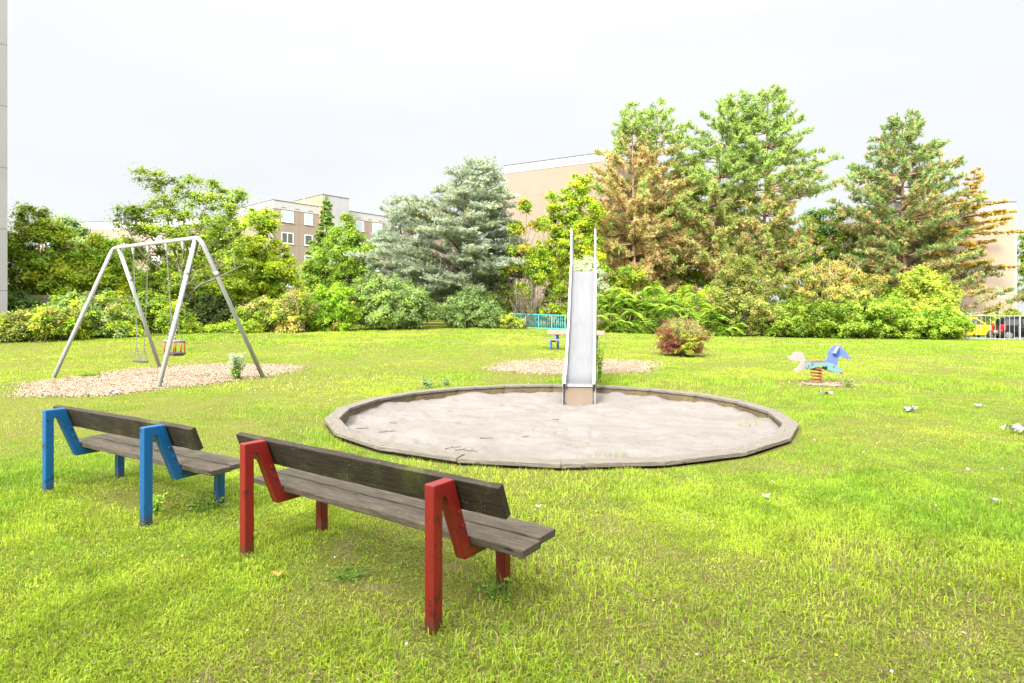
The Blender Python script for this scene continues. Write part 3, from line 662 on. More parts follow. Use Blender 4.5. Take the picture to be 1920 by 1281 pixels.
V = rot(box(-.24, .24, -.13, .13, -.06, -.022)[0], RM, (cs[0], cs[1], zb_)); Geo().add(V, box(0, 1, 0, 1, 0, 1)[1]).build('seat_pan', M['orange'], swb, bevel=.01)
for (u_, v_) in ((-.23, -.14), (0, -.165), (.23, -.14), (-.23, .14), (.23, .14), (0, .165)):
    if (u_, v_) in ((-.1, -.14), (.1, -.14)): continue
    P = rot([(u_, v_, 0), (u_, v_, zt-zb_-.01)], RM, (cs[0], cs[1], zb_)); Geo().add(*tube(P, .018, 8), smooth=True).build('bar', M['orange'], swb)
for k_, p_ in ((-1, pa), (1, pb)):
    g_ = Geo(); jn = cs+bdir*k_*.17; jn = np.array([jn[0], jn[1], zt+.42]); chain_geo(g_, p_-np.array([0, 0, .22]), jn)
    for s_ in (-1, 1): chain_geo(g_, jn, cs*np.array([1, 1, 0])+np.array([0, 0, zt+.02])+bdir*k_*.17*np.array([1, 1, 0])+sp_side*s_*.12)
    g_.build('chain', M['chain'], swb)
    Geo().add(*tube([p_-np.array([0, 0, .05]), p_-np.array([0, 0, .12]), p_-np.array([0, 0, .24])], [.04, .045, .022], 10)).build('hanger', M['galv'], swb)

# ------------------------------------------------------------------ slide
s0 = np.array([1.372, 12.28]); s1 = np.array([1.745, 14.75]); sv = s1-s0; SLn = np.linalg.norm(sv); sa = math.atan2(sv[1], sv[0])-math.pi/2
sl = thing('slide', 'straight silver metal slide with two upright handrails, ending in the sand pit', 'slide', (s0[0], s0[1], 0), sa, world=False)
cz = curve([(-.06, .235), (-.03, .285), (.04, .305), (.22, .325), (.42, .42), (.7, .70), (1.5, 1.50), (SLn-.12, 2.63), (SLn, 2.745), (SLn+.12, 2.765), (SLn+.6, 2.765)], 5)
hw = .27
def strip(g_, path, x0, x1, th):
    P = np.asarray(path); n = len(P); D = np.gradient(P, axis=0); D /= np.linalg.norm(D, axis=1)[:, None]; Nn = np.c_[-D[:, 1], D[:, 0]]
    A = P; B = P-Nn*th; V = []
    for a_, b_ in zip(A, B): V += [(x0, a_[0], a_[1]), (x1, a_[0], a_[1]), (x1, b_[0], b_[1]), (x0, b_[0], b_[1])]
    i_ = np.arange(n-1)[:, None]*4; j_ = np.arange(4)[None]; k_ = (j_+1) % 4
    g_.add(V, [np.stack([i_+j_, i_+4+j_, i_+4+k_, i_+k_], -1).reshape(-1, 4), [[0, 1, 2, 3]], [[n*4-1, n*4-2, n*4-3, n*4-4]]], smooth=False)
g_ = Geo(); strip(g_, cz, -hw, hw, .012); g_.build('chute', M['steel_chute'], sl)
# side walls: thin sheets following the chute with a folded flange
wall_top = [(a_, b_+.17) for a_, b_ in cz]
for s_ in (-1, 1):
    g_ = Geo(); P = np.asarray(cz); n = len(P); D = np.gradient(P, axis=0); D /= np.linalg.norm(D, axis=1)[:, None]; Nn = np.c_[-D[:, 1], D[:, 0]]
    hgt = .15
    A = P-Nn*.06; B = P+Nn*hgt
    for (xa, xb, lo_, hi_) in ((hw+.001, hw+.013, A, B), (hw+.001, hw+.052, B+Nn*.001, B+Nn*.014)):
        V = []
        for a_, b_ in zip(lo_, hi_): V += [(s_*xa, a_[0], a_[1]), (s_*xb, a_[0], a_[1]), (s_*xb, b_[0], b_[1]), (s_*xa, b_[0], b_[1])]
        i_ = np.arange(n-1)[:, None]*4; j_ = np.arange(4)[None]; k_ = (j_+1) % 4
        g_.add(V, [np.stack([i_+j_, i_+4+j_, i_+4+k_, i_+k_], -1).reshape(-1, 4), [[0, 1, 2, 3]], [[n*4-1, n*4-2, n*4-3, n*4-4]]])
    g_.build('side_wall', M['galv'], sl)
    # foot plate: angle iron standing in the sand
    P = [(-.10, -.30), (-.10, .34), (-.07, .44), (-.02, .50), (.06, .50), (.06, -.30)]
    V, Fl = prism(P, s_*(hw+.055) if s_ > 0 else -(hw+.063), (hw+.063) if s_ > 0 else -(hw+.055), 'x'); gg = Geo().add(V, Fl)
    gg.add(*box(s_*(hw+.016) if s_ > 0 else -(hw+.054), (hw+.054) if s_ > 0 else -(hw+.016), .045, .06, -.3, .40))
    gg.build('foot_plate', M['galv'], sl, bevel=.002)
    for (yy, zz_) in ((-.03, .36), (-.03, .26), (-.03, .05)): Geo().add(*tube([(s_*(hw+.064), yy, zz_), (s_*(hw+.075), yy, zz_)], .012, 8)).build('bolt', M['chain'], sl)
part('front_panel', M['ply'], sl, (-hw+.002, hw-.002, -.035, -.015, -.4, .232))
for s_ in (-1, 1):
    # long upright posts from the lawn to the top of the handrails, with a second, leaning bar
    x_ = s_*(hw+.02)
    Geo().add(*tube([(x_, SLn+.02, -.3), (x_, SLn+.02, 3.79)], .026, 10), smooth=True).build('handrail_post', M['white_paint'], sl)
    Geo().add(*tube(fillet([(x_+s_*.012, SLn-.02, 2.60), (x_+s_*.004, SLn+.22, 3.62), (x_, SLn+.03, 3.80)], .05, 4), .019, 8), smooth=True).build('handrail', M['white_paint'], sl)
    Geo().add(*tube([(x_, SLn+1.35, -.3), (x_, SLn+.72, 2.76), (x_, SLn+.66, 3.5), (x_, SLn+.10, 3.74)], .022, 8), smooth=True).build('ladder_rail', M['white_paint'], sl)
for k_ in range(9):
    z_ = .25+k_*.28; f_ = (z_+.3)/3.06; y_ = SLn+1.35-.63*f_; part('rung', M['galv'], sl, (-hw-.01, hw+.01, y_-.05, y_+.05, z_-.015, z_+.015))

# ------------------------------------------------------------------ spring rider
rx_, ry_, rz_ = G(1531, 719)
sr = thing('spring_rider', 'horse-shaped spring rider with blue head and bleached white tail', 'spring rider', (rx_, ry_, rz_), R(-4), world=False)
K = F/ry_*10.667
def zp(pts): return [((a-875)/K, (958-b)/K) for a, b in pts]
def smooth_poly(pts, n=4):
    P = np.asarray(pts, float); m = len(P); o = []
    for i in range(m):
        p0, p1, p2, p3 = P[i-1], P[i], P[(i+1) % m], P[(i+2) % m]
        for t in np.linspace(0, 1, n, endpoint=False): o.append(.5*((2*p1)+(-p0+p2)*t+(2*p0-5*p1+4*p2-p3)*t*t+(-p0+3*p1-3*p2+p3)*t**3))
    return o
def plate(nm, pts, y0, y1, mt, smo=True):
    P = zp(pts); P = smooth_poly(P) if smo else P; V, Fl = prism(P, y0, y1); return Geo().add(V, Fl).build(nm, M[mt], sr, bevel=.004)
plate('head', [(1000, 520), (1080, 460), (1105, 380), (1120, 290), (1190, 215), (1270, 190), (1335, 200), (1350, 255), (1430, 310), (1480, 390), (1518, 440), (1500, 465), (1430, 450), (1330, 420), (1290, 460), (1268, 560), (1262, 640), (1180, 640), (1030, 600)], -.022, .022, 'rider_blue')
plate('tail', [(300, 432), (380, 410), (430, 345), (520, 325), (600, 350), (640, 430), (665, 520), (720, 540), (720, 650), (680, 670), (560, 710), (460, 738), (425, 700), (490, 650), (540, 560), (520, 522), (430, 512), (345, 490)], -.0225, .0225, 'rider_white')
for y_ in (-.16, .12):
    plate('side_panel', [(700, 540), (1035, 530), (1032, 610), (960, 610), (900, 600), (830, 615), (770, 645), (700, 655)], y_, y_+.03, 'rider_cyan', False)
    plate('front_panel', [(1030, 535), (1130, 550), (1250, 615), (1330, 705), (1300, 750), (1200, 735), (1030, 680)], y_-.012, y_+.018, 'rider_cyan', False)
    plate('rear_panel', [(620, 530), (715, 530), (715, 655), (620, 640)], y_-.012, y_+.018, 'rider_cyan', False)
for (a, b_) in ((665, 600), (738, 558), (1150, 612)):
    p_ = zp([(a, b_)])[0]; Geo().add(*tube([(p_[0], -.185, p_[1]), (p_[0], -.17, p_[1])], .02, 10)).build('bolt', M['slot'], sr, bevel=.003)
plate('seat', [(665, 515), (760, 500), (920, 490), (1000, 515), (990, 530), (680, 530)], -.15, .15, 'brown_board')
p_ = zp([(1285, 720)])[0]; Geo().add(*tube([(p_[0], -.22, p_[1]-.0), (p_[0], .2, p_[1])], .028, 10), smooth=True).build('foot_bar', M['brown_board'], sr)
for y_ in (-.06, .036):
    plate('ear', [(1265, 215), (1300, 240), (1305, 330), (1260, 405), (1215, 400), (1180, 365), (1225, 300)], y_, y_+.024, 'dark_blue')
plate('handle', [(1175, 350), (1260, 205), (1288, 215), (1215, 360)], -.1, .1, 'rider_white', False)
th_ = np.linspace(0, 2*math.pi*4.6, 140); r_ = .125
P = np.c_[r_*np.cos(th_), r_*np.sin(th_), .0+th_/th_[-1]*.355]
spg = Geo().add(*tube(P, .018, 8), smooth=True).build('spring', M['rust'], sr)
Geo().add(*tube([(0, 0, .36), (0, 0, .385)], .14, 20)).build('mounting_plate', M['rust'], sr)

# ------------------------------------------------------------------ vegetation
VQ = 1.0
def rcol(rg, pal, n, jit=.08):
    pal = np.asarray(pal, float); c = pal[rg.integers(0, len(pal), n)]; return np.clip(c*(1+rg.normal(0, jit, (n, 1))), .003, .9)
def leafquads(g_, p, nrm, size, rg, c, asp=.55, fold=0):
    n = len(p); u = rg.normal(0, 1, (n, 3)); u -= nrm*(u*nrm).sum(1)[:, None]; u /= np.linalg.norm(u, axis=1)[:, None]+1e-9
    v = np.cross(nrm, u); s = np.broadcast_to(size, (n,))*rg.uniform(.7, 1.3, n); a = u*s[:, None]*.5; b = v*s[:, None]*.5*asp
    V = np.stack([p-a, p+b*1.0-a*.1, p+a, p-b*1.0-a*.1], 1).reshape(-1, 3)
    g_.add(V, [np.arange(4*n).reshape(-1, 4)], c=np.repeat(c, 4, 0))
def unit(v): return v/(np.linalg.norm(v, axis=1)[:, None]+1e-9)
def limb(g_, a, b, r0, r1, rg, sag=.12, n=5, sides=5):
    a = np.asarray(a, float); b = np.asarray(b, float); L = np.linalg.norm(b-a); t = np.linspace(0, 1, n)[:, None]
    mid = rg.normal(0, L*.06, 3)+np.array([0, 0, -L*sag]); P = a+(b-a)*t+mid*(4*t*(1-t)); g_.add(*tube(P, np.linspace(r0, r1, n), sides), smooth=True)
def scenter(lobes, d):
    return [(W(px, py, d+dd), rx_px*(d+dd)/F, rz_px*(d+dd)/F) for (px, py, rx_px, rz_px, dd) in [(l+(0,))[:5] for l in lobes]]
def tree(name, label, cat, d, lobes, trunk, pal, n=9000, ls=.17, K=60, cr=.55, flat=.5, tr=.16, seed=1, group=None, bark='bark', pal2=None, p2=.15, base=None, airy=.0, depth=.9, clump_jit=.13, limbs=True, leafmat='leaf', up=.5, forks=0):
    rg = np.random.default_rng(seed); C = scenter(lobes, d); n = int(n*4.6*VQ); ls *= .98; K = int(K*2.8); cr *= .95; flat = min(1, flat*1.25)
    bx = (trunk[0]-CX)/F*d; by = d; bz = t1(bx, by) if base is None else base
    r = thing(name, label, cat, (bx, by, bz), group=group)
    vol = np.array([a*a*b for _, a, b in C])**(2/3); pr = vol/vol.sum(); cl = []; cs_ = []
    for k in range(K):
        q = rg.choice(len(C), p=pr); c, a, b = C[q]
        dv = unit(rg.normal(0, 1, (1, 3)))[0]; rad = rg.uniform(.35, 1.0)**.6 if airy == 0 else rg.uniform(.25, 1.0)
        p = c+dv*np.array([a, a*depth, b])*rad*rg.uniform(.85, 1.12)
        p[2] = max(p[2], t1(p[0], p[1])+.12); cl.append(p); cs_.append(rg.uniform(.6, 1.4)*cr)
    cl = np.array(cl); cs_ = np.array(cs_); wgt = cs_**2; idx = rg.choice(K, n, p=wgt/wgt.sum())
    ctr = np.mean([c for c, _, _ in C], 0)
    o = unit(cl-ctr)[idx]
    off = unit(rg.normal(0, 1, (n, 3)))*np.minimum(np.abs(rg.normal(0, .62, (n, 1))), 1.7)*cs_[idx][:, None]*np.array([1, 1, flat])
    # sprays droop outward
    p = cl[idx]+off; p[:, 2] -= .25*np.hypot(off[:, 0], off[:, 1])**2/np.maximum(cs_[idx], .1)
    nrm = unit(unit(off)*.5+o*.35+np.array([0, 0, up])+rg.normal(0, .45, (n, 3)))
    cc = rcol(rg, pal, K, clump_jit)[idx]*(1+rg.normal(0, .17, (n, 1)))*(1+rg.normal(0, .06, (n, 3)))
    if pal2 is not None:
        m2 = (rg.uniform(0, 1, K) < p2)[idx] & (rg.uniform(0, 1, n) < .6); cc[m2] = rcol(rg, pal2, int(m2.sum()))
    gz_ = p[:, 2] > T(p[:, 0], p[:, 1])+.03; p = p[gz_]; nrm = nrm[gz_]; cc = np.clip(cc[gz_], .004, .9)
    g_ = Geo(); leafquads(g_, p, nrm, ls, rg, cc)
    g_.build('crown' if cat == 'tree' else 'foliage', M[leafmat], r, color=True)
    if limbs:
        g_ = Geo(); top = np.array([ctr[0], ctr[1], ctr[2]-.0]); zb = np.array([bx, by, bz-.3]); fork = zb+(top-zb)*.55; fork[2] = bz+(top[2]-bz)*.55
        if cat == 'tree':
            P = curve([zb, zb+(fork-zb)*.5+rg.normal(0, .08, 3)*np.array([1, 1, 0]), fork, top], 4); rad = np.linspace(tr, tr*.3, len(P)); rad[0] = tr*1.4; g_.add(*tube(P, rad, 9), smooth=True)
            for k in rg.choice(K, min(K, 34), replace=False):
                s_ = P[int(len(P)*rg.uniform(.3, .85))]; limb(g_, s_, cl[k], tr*.32, .015, rg)
            for k in rg.choice(K, min(K, 30), replace=False):
                k2 = rg.integers(0, K)
                if np.linalg.norm(cl[k]-cl[k2]) < 2.2*cr*2: limb(g_, cl[k], cl[k2], .03, .012, rg, .02, 4, 4)
        else:
            for k in rg.choice(K, min(K, 30), replace=False):
                s_ = np.array([bx+rg.normal(0, .5), by+rg.normal(0, .3), 0]); s_[0] = bx+(cl[k][0]-bx)*rg.uniform(.3, .9); s_[2] = t1(s_[0], s_[1])-.1; limb(g_, s_, cl[k], .03, .008, rg, -.05, 4, 4)
        g_.build('trunk' if cat == 'tree' else 'stem', M[bark], r)
    return r
YG = [(.20, .27, .02), (.16, .25, .02), (.26, .30, .02)]; MG = [(.125, .19, .018), (.155, .215, .022), (.09, .15, .018)]; DG = [(.07, .13, .02), (.10, .155, .025), (.055, .10, .018)]
OL = [(.16, .19, .045), (.21, .21, .05), (.13, .16, .03)]; GG = [(.14, .20, .07), (.18, .24, .08), (.11, .17, .05)]; OR = [(.30, .20, .04), (.33, .25, .04), (.27, .15, .04)]; YL = [(.24, .285, .035), (.20, .26, .035), (.26, .285, .04)]

# ---- left group
tree('broadleaf_tree', 'dense dark green tree standing left, just right of the grey building', 'tree', 37, [(78, 470, 62, 60), (45, 520, 45, 45), (105, 520, 55, 45), (62, 415, 30, 32), (100, 440, 32, 30), (55, 560, 50, 35)], (80, 600), YG+YG+[(.24, .27, .05)], 15000, .17, 90, .55, seed=1, pal2=OL, p2=.25)
tree('broadleaf_tree', 'pale blue-green tree crown behind the dark left tree', 'tree', 52, [(128, 435, 35, 28), (155, 450, 28, 26), (140, 480, 50, 40)], (140, 600), GG, 6000, .22, 40, .7, seed=2)
tree('broadleaf_tree', 'yellow-green rounded tree left of the swing beam', 'tree', 39, [(180, 475, 40, 36), (200, 515, 45, 38), (165, 525, 40, 35)], (185, 600), YG, 8000, .17, 50, .5, seed=3)
tree('broadleaf_tree', 'shaded mid-green tree behind the left swing leg', 'tree', 46, [(225, 540, 55, 50), (275, 550, 50, 50), (140, 560, 60, 40), (235, 480, 35, 40)], (235, 620), MG+YG, 10000, .2, 60, .65, seed=4)
tree('broadleaf_tree', 'yellow-green leafy tree behind the swing chains', 'tree', 48, [(320, 545, 60, 50), (400, 540, 55, 50), (440, 480, 40, 45), (350, 495, 45, 25)], (380, 620), YG+MG, 9000, .2, 60, .65, seed=5, pal2=OR, p2=.05)
# airy tall tree with visible forked limbs
def airy_tree(name, label, d, pads, trunk_pts, forks, pal, n, ls, seed, tr=.17):
    rg = np.random.default_rng(seed); r = thing(name, label, 'tree', (W(*trunk_pts[0], d)[0], d, t1(W(*trunk_pts[0], d)[0], d)))
    g_ = Geo(); TP = [W(px, py, d) for px, py in trunk_pts]; TP[0][2] = t1(TP[0][0], d)-.3
    P = curve(TP, 5); g_.add(*tube(P, np.linspace(tr, tr*.45, len(P)), 9), smooth=True)
    L_ = Geo(); ends = []
    for (fp, pts) in forks:
        Q = [W(px, py, d+dd) for px, py, dd in pts]; Q = curve([W(*fp, d)]+Q, 4); g_.add(*tube(Q, np.linspace(tr*.5, .025, len(Q)), 6), smooth=True); ends.append(Q)
    allp = np.concatenate([q[len(q)//3:] for q in ends])
    tot = sum(a*b for _, _, a, b in pads)
    for (px, py, ax_, bz_) in pads:
        K = max(5, int(70*ax_*bz_/tot*3)); m = int(2.3*n*ax_*bz_/tot)
        cl = np.array([W(px+ax_*rg.uniform(-1, 1), py+bz_*rg.uniform(-1, 1), d+rg.uniform(-1, 1)*ax_*.8*d/F) for _ in range(K)])
        for c in cl:
            s_ = allp[np.argmin(((allp-c)**2).sum(1)+rg.uniform(0, .6, len(allp)))]; limb(g_, s_, c, .022, .008, rg, .03, 4, 4)
        idx = rg.integers(0, K, m); off = unit(rg.normal(0, 1, (m, 3)))*np.abs(rg.normal(0, .6, (m, 1)))*np.array([.6, .6, .34]); p = cl[idx]+off; p[:, 2] -= .3*(off[:, 0]**2+off[:, 1]**2)
        nrm = unit(np.array([0, -.2, 1.])+rg.normal(0, .55, (m, 3))); leafquads(L_, p, nrm, ls*1.05, rg, rcol(rg, pal, K, .2)[idx])
    L_.build('crown', M['leaf'], r, color=True); g_.build('trunk', M['grey_bark'], r); return r
airy_tree('locust_tree', 'tall airy tree with a flat spreading crown rising above the swing', 37,
    [(290, 328, 30, 9), (262, 322, 14, 5), (318, 345, 34, 12), (388, 340, 36, 10), (410, 358, 46, 14), (440, 372, 20, 9), (350, 372, 50, 16), (300, 382, 30, 12), (245, 392, 28, 8), (275, 402, 35, 10), (232, 408, 20, 7),
     (330, 412, 60, 16), (420, 400, 40, 18), (385, 430, 60, 18), (300, 440, 50, 14), (240, 428, 26, 8), (345, 460, 60, 18), (430, 440, 40, 20), (460, 410, 28, 14), (275, 480, 40, 16), (400, 480, 60, 16), (320, 505, 50, 16), (450, 500, 40, 16), (495, 400, 24, 9), (300, 530, 40, 15), (415, 520, 40, 14)],
    [(347, 618), (348, 570), (352, 530), (356, 500)],
    [((350, 545), [(335, 500, 0), (322, 450, .3), (312, 400, .2), (300, 345, 0), (288, 325, 0)]), ((356, 505), [(370, 460, 0), (380, 410, -.5), (395, 360, -.3)]), ((354, 520), [(352, 470, .5), (345, 420, 1), (348, 370, .8)]),
     ((350, 560), [(375, 535, -.8), (410, 520, -1), (450, 500, -1.2)]), ((352, 540), [(390, 480, .3), (420, 430, .5), (440, 385, .2)]), ((349, 550), [(310, 510, -.6), (270, 480, -1), (240, 430, -1), (232, 405, -1)]), ((352, 520), [(300, 470, .8), (270, 420, 1.2), (250, 395, 1)]), ((354, 500), [(420, 460, 1), (470, 420, 1.5), (505, 398, 1.2)])],
    [(.17, .235, .025), (.21, .27, .03), (.13, .19, .025)], 17000, .16, 6)
tree('chestnut_tree', 'bright yellow-green horse chestnut right of the swing, before the apartment windows', 'tree', 41, [(493, 420, 30, 30), (488, 465, 48, 34), (500, 505, 58, 36), (478, 540, 55, 36), (530, 545, 40, 32), (487, 400, 16, 18)], (490, 620), [(.24, .30, .015), (.17, .25, .02), (.28, .33, .02)], 14000, .19, 85, .42, .45, seed=7, up=.9)
tree('round_tree', 'mid-green broad tree with a pointed top, left of the blue cedar', 'tree', 49, [(655, 418, 17, 22), (648, 450, 38, 28), (628, 487, 58, 32), (672, 485, 42, 32), (600, 520, 50, 28), (660, 520, 50, 30)], (640, 620), [(.12, .195, .02), (.14, .22, .025), (.17, .24, .03)], 15000, .18, 90, .5, seed=8)
def env_at(env, py):
    ys = [e_[0] for e_ in env]; return np.interp(py, ys, [e_[1] for e_ in env]), np.interp(py, ys, [e_[2] for e_ in env])
def conifer(name, label, d, trunk_pts, env, pal, nb=90, rise=.1, droop=.25, twl=.7, per=16, card=.13, wd=.35, tr=.2, seed=1, bark='bark', pal_in=None, in_frac=.5, brush=False, brown_y=None, group=None, dens=1.0, lo=None, leafmat='needle', flatn=False, brownp=.75):
    """branches leave the trunk and fill a silhouette given as (image y, reach left, reach right)"""
    rg = np.random.default_rng(seed); X0 = W(*trunk_pts[0], d)[0]; bz = t1(X0, d)
    if brush: nb = int(nb*1.25); per = per*1.45; twl *= 1.4
    else: nb = int(nb*1.3); per = per*1.5; card *= 1.45
    r = thing(name, label, 'tree', (X0, d, bz), group=group); g_ = Geo(); TP = [W(px, py, d) for px, py in trunk_pts]; TP[0][2] = bz-.3
    P = curve(TP, 6); g_.add(*tube(P, np.linspace(tr, .03, len(P)), 9), smooth=True)
    y_top, y_bot = env[0][0], env[-1][0]; ctrs = []; dirs = []; kin = []; pys = []
    rise0 = rise
    for b in range(nb):
        rise = rise0*rg.uniform(.1, 2.0) if brush else rise0
        f = (b+rg.uniform(0, 1))/nb; py = y_top+(y_bot-y_top)*f**.85
        l_, r_ = env_at(env, py); th = b*2.39996+rg.normal(0, .3); cx_, cy_ = math.cos(th), math.sin(th)
        reach = (r_ if cx_ > 0 else l_); avg = (l_+r_)/2; Lh = (abs(cx_)*reach+(1-abs(cx_))*avg)*d/F*(rg.choice([.6, .85, 1.0, 1.12, 1.28], p=[.15, .25, .3, .2, .1])*rg.uniform(.9, 1.1))
        zt_ = EYE-(py-HY)*d/F; k = np.argmin(abs(P[:, 2]-(zt_-rise*Lh*.6))); o = P[k]
        e_ = np.array([o[0]+cx_*Lh, o[1]+cy_*Lh, zt_]); m_ = 9
        t = np.linspace(0, 1, m_)[:, None]; Q = o+(e_-o)*t; Q[:, 2] += (droop*Lh*(t*(1-t))*2)[:, 0]; Q += rg.normal(0, .03, Q.shape)*t*Lh*.4
        g_.add(*tube(Q, np.linspace(max(.02, .018*Lh), .008, m_), 5), smooth=True)
        dv = unit(np.diff(Q, axis=0, append=Q[-1:]+Q[-1:]-Q[-2:-1]))
        nt_ = max(3, int(per*Lh**.8*dens))
        tt = rg.uniform(.2, 1.0, nt_)**.8; i_ = np.clip((tt*(m_-1)), 0, m_-1.001); a_ = i_.astype(int); fr = (i_-a_)[:, None]
        bp = Q[a_]*(1-fr)+Q[np.minimum(a_+1, m_-1)]*fr; sd = np.cross(dv[a_], [0, 0, 1.]); sd = unit(sd)*np.sign(rg.uniform(-1, 1, nt_))[:, None]
        if brush: td = unit(dv[a_]*.45+sd*.55+np.array([0, 0, 1.])*rg.uniform(-.15, 1.2, (nt_, 1))+rg.normal(0, .4, (nt_, 3)))
        else: td = unit(dv[a_]*.7+sd*.9+np.array([0, 0, rise-.12])+rg.normal(0, .18, (nt_, 3)))
        tl = twl*rg.uniform(.5, 1.15, nt_)*(1.15-.6*tt)*(1.05 if brush else 1)
        nseg = 1 if brush else 4
        for q in range(nseg):
            c = bp+td*(tl*(q+.6)/nseg)[:, None]; 
            if not brush: c[:, 2] -= .12*((q+.6)/nseg)**2*tl
            ctrs.append(c); dirs.append(td); kin.append(tt); pys.append(np.full(nt_, py))
        for q in range(0, nt_, 2): g_.add([bp[q], bp[q]+td[q]*tl[q]*.8, bp[q]+np.array([0, 0, .015])], [[[0, 1, 2]]])
    ctrs = np.concatenate(ctrs); dirs = np.concatenate(dirs); kin = np.concatenate(kin); pys = np.concatenate(pys); n = len(ctrs)
    cc = rcol(rg, pal, n, .15)
    if pal_in is not None:
        fb_ = np.clip((pys-brown_y[0])/(brown_y[1]-brown_y[0]), 0, 1) if brown_y else 1.0
        ccn = vnoise(ctrs[:, 0]*.9+7, ctrs[:, 2]*.9, seed); m2 = (rg.uniform(0, 1, n) < brownp*fb_*np.clip(1.25-kin*.55, .2, 1)*(.35+1.3*ccn)); cc[m2] = rcol(rg, pal_in, int(m2.sum()), .15)
    L_ = Geo()
    if brush:
        kq = 15
        for q in range(kq):
            dd = unit(dirs*rg.uniform(-.1, 1.0, (n, 1))+rg.normal(0, .62, (n, 3))); ln = card*rg.uniform(.7, 1.25, n)
            s_ = unit(np.cross(dd, rg.normal(0, 1, (n, 3))))*.034
            a0_ = ctrs+dirs*(q/kq-.6)[None] *.30 if False else ctrs+dirs*((q/kq-.5)*.30)
            V = np.stack([a0_-s_, a0_+s_, a0_+dd*ln[:, None]], 1).reshape(-1, 3); L_.add(V, [np.arange(3*n).reshape(-1, 3)], c=np.repeat(cc, 3, 0))
    else:
        kq = 7
        for q in range(kq):
            dd = unit(dirs+rg.normal(0, .42, (n, 3))); p = ctrs+rg.normal(0, .05, (n, 3)); u = dd*card*rg.uniform(.6, 1.2, (n, 1))*.5
            nn = unit(rg.normal(0, .5, (n, 3))+np.array([0, 0, 1. if flatn else .6])); v = unit(np.cross(dd, nn))*card*wd*.5
            V = np.stack([p-u, p-v, p+u, p+v], 1).reshape(-1, 3); L_.add(V, [np.arange(4*n).reshape(-1, 4)], c=np.repeat(cc, 4, 0))
    L_.build('crown', M[leafmat], r, color=True); g_.build('trunk', M[bark], r); return r
conifer('spruce_tree', 'small dark pointed spruce in front of the white stair tower', 64, [(612, 600), (612, 480), (612, 368)], [(370, 1, 1), (390, 7, 7), (420, 13, 13), (455, 22, 22), (490, 28, 28), (520, 30, 30)], [(.10, .16, .03), (.07, .12, .025), (.14, .19, .04)], 70, .0, .05, .5, 12, .2, .4, .14, 11)
CB = [(.19, .23, .17), (.155, .195, .14), (.23, .27, .21), (.14, .17, .11)]
conifer('blue_cedar', 'large blue-grey cedar with drooping sprays in the middle of the tree line', 46, [(882, 600), (876, 540), (884, 450), (905, 302)], [(300, 4, 4), (312, 20, 12), (330, 50, 28), (345, 55, 45), (365, 90, 55), (385, 130, 66), (410, 152, 70), (440, 166, 76), (480, 172, 75), (520, 160, 85), (550, 110, 65), (575, 50, 40)], CB, 135, .5, .22, 1.5, 12, .19, .16, .22, 12, pal_in=[(.2, .2, .09), (.16, .17, .08)], brownp=.3)
conifer('blue_cedar', 'smaller blue-grey cedar leaning out to the left of the large one', 49, [(770, 600), (765, 520), (752, 440), (742, 374)], [(374, 4, 4), (390, 22, 20), (415, 30, 34), (450, 45, 50), (490, 62, 60), (530, 60, 60), (560, 45, 60)], CB, 50, .55, .22, 1.4, 11, .19, .16, .16, 13)
# ---- centre: yellow maple and thin trees before the tan gable
tree('maple_tree', 'tall yellow-green maple between the tan gable and the pines', 'tree', 47, [(1083, 350, 22, 26), (1050, 375, 28, 24), (1100, 395, 34, 34), (1045, 420, 30, 28), (1085, 440, 42, 34), (1055, 470, 40, 30), (1100, 490, 36, 40), (1060, 520, 38, 30), (1092, 545, 40, 30)], (1085, 620), YG+[(.30, .34, .02)], 17000, .19, 120, .42, seed=14)
tree('maple_tree', 'slim tree with green and orange leaves left of the slide', 'tree', 44, [(985, 385, 10, 12), (970, 430, 26, 16), (1010, 420, 18, 14), (945, 505, 26, 14), (1000, 470, 40, 20), (985, 500, 44, 18), (1020, 500, 28, 18), (955, 470, 16, 10)], (960, 615), YG+MG, 5500, .17, 60, .35, seed=15, pal2=OR, p2=.2, tr=.09, airy=1)
tree('thin_tree', 'thin-stemmed sapling with sparse leaves in front of the tan gable', 'tree', 43.5, [(1000, 480, 24, 22), (1010, 520, 20, 22), (985, 545, 16, 20)], (1003, 612), YG, 1200, .16, 26, .3, seed=16, tr=.07, airy=1)
# ---- pines
PG = [(.15, .22, .05), (.12, .18, .045), (.19, .25, .06)]; PB = [(.28, .19, .085), (.24, .16, .065), (.30, .225, .11), (.22, .2, .065), (.18, .19, .05)]
pk = dict(brush=True, rise=.35, droop=-.1, twl=.5, bark='pine_bark', pal_in=PB)
conifer('pine_tree', 'leftmost tall pine of the group, brown-needled below a green top', 50, [(1190, 610), (1189, 480), (1187, 350), (1185, 196)], [(194, 5, 5), (206, 20, 14), (230, 38, 28), (262, 46, 34), (285, 66, 36), (320, 84, 50), (370, 98, 70), (420, 108, 60), (470, 102, 60), (510, 60, 50), (540, 55, 50)], PG, 120, per=11, card=.26, tr=.2, seed=20, brown_y=(235, 300), brownp=1.15, **pk)
conifer('pine_tree', 'second pine from the left, forked green top above rusty needles', 51.5, [(1215, 610), (1218, 470), (1228, 340), (1234, 192)], [(190, 5, 5), (203, 20, 18), (232, 30, 42), (265, 34, 50), (300, 44, 62), (350, 50, 85), (410, 55, 95), (470, 60, 70), (510, 70, 70), (545, 60, 60)], PG, 110, per=11, card=.26, tr=.19, seed=21, brown_y=(260, 320), brownp=1.1, **pk)
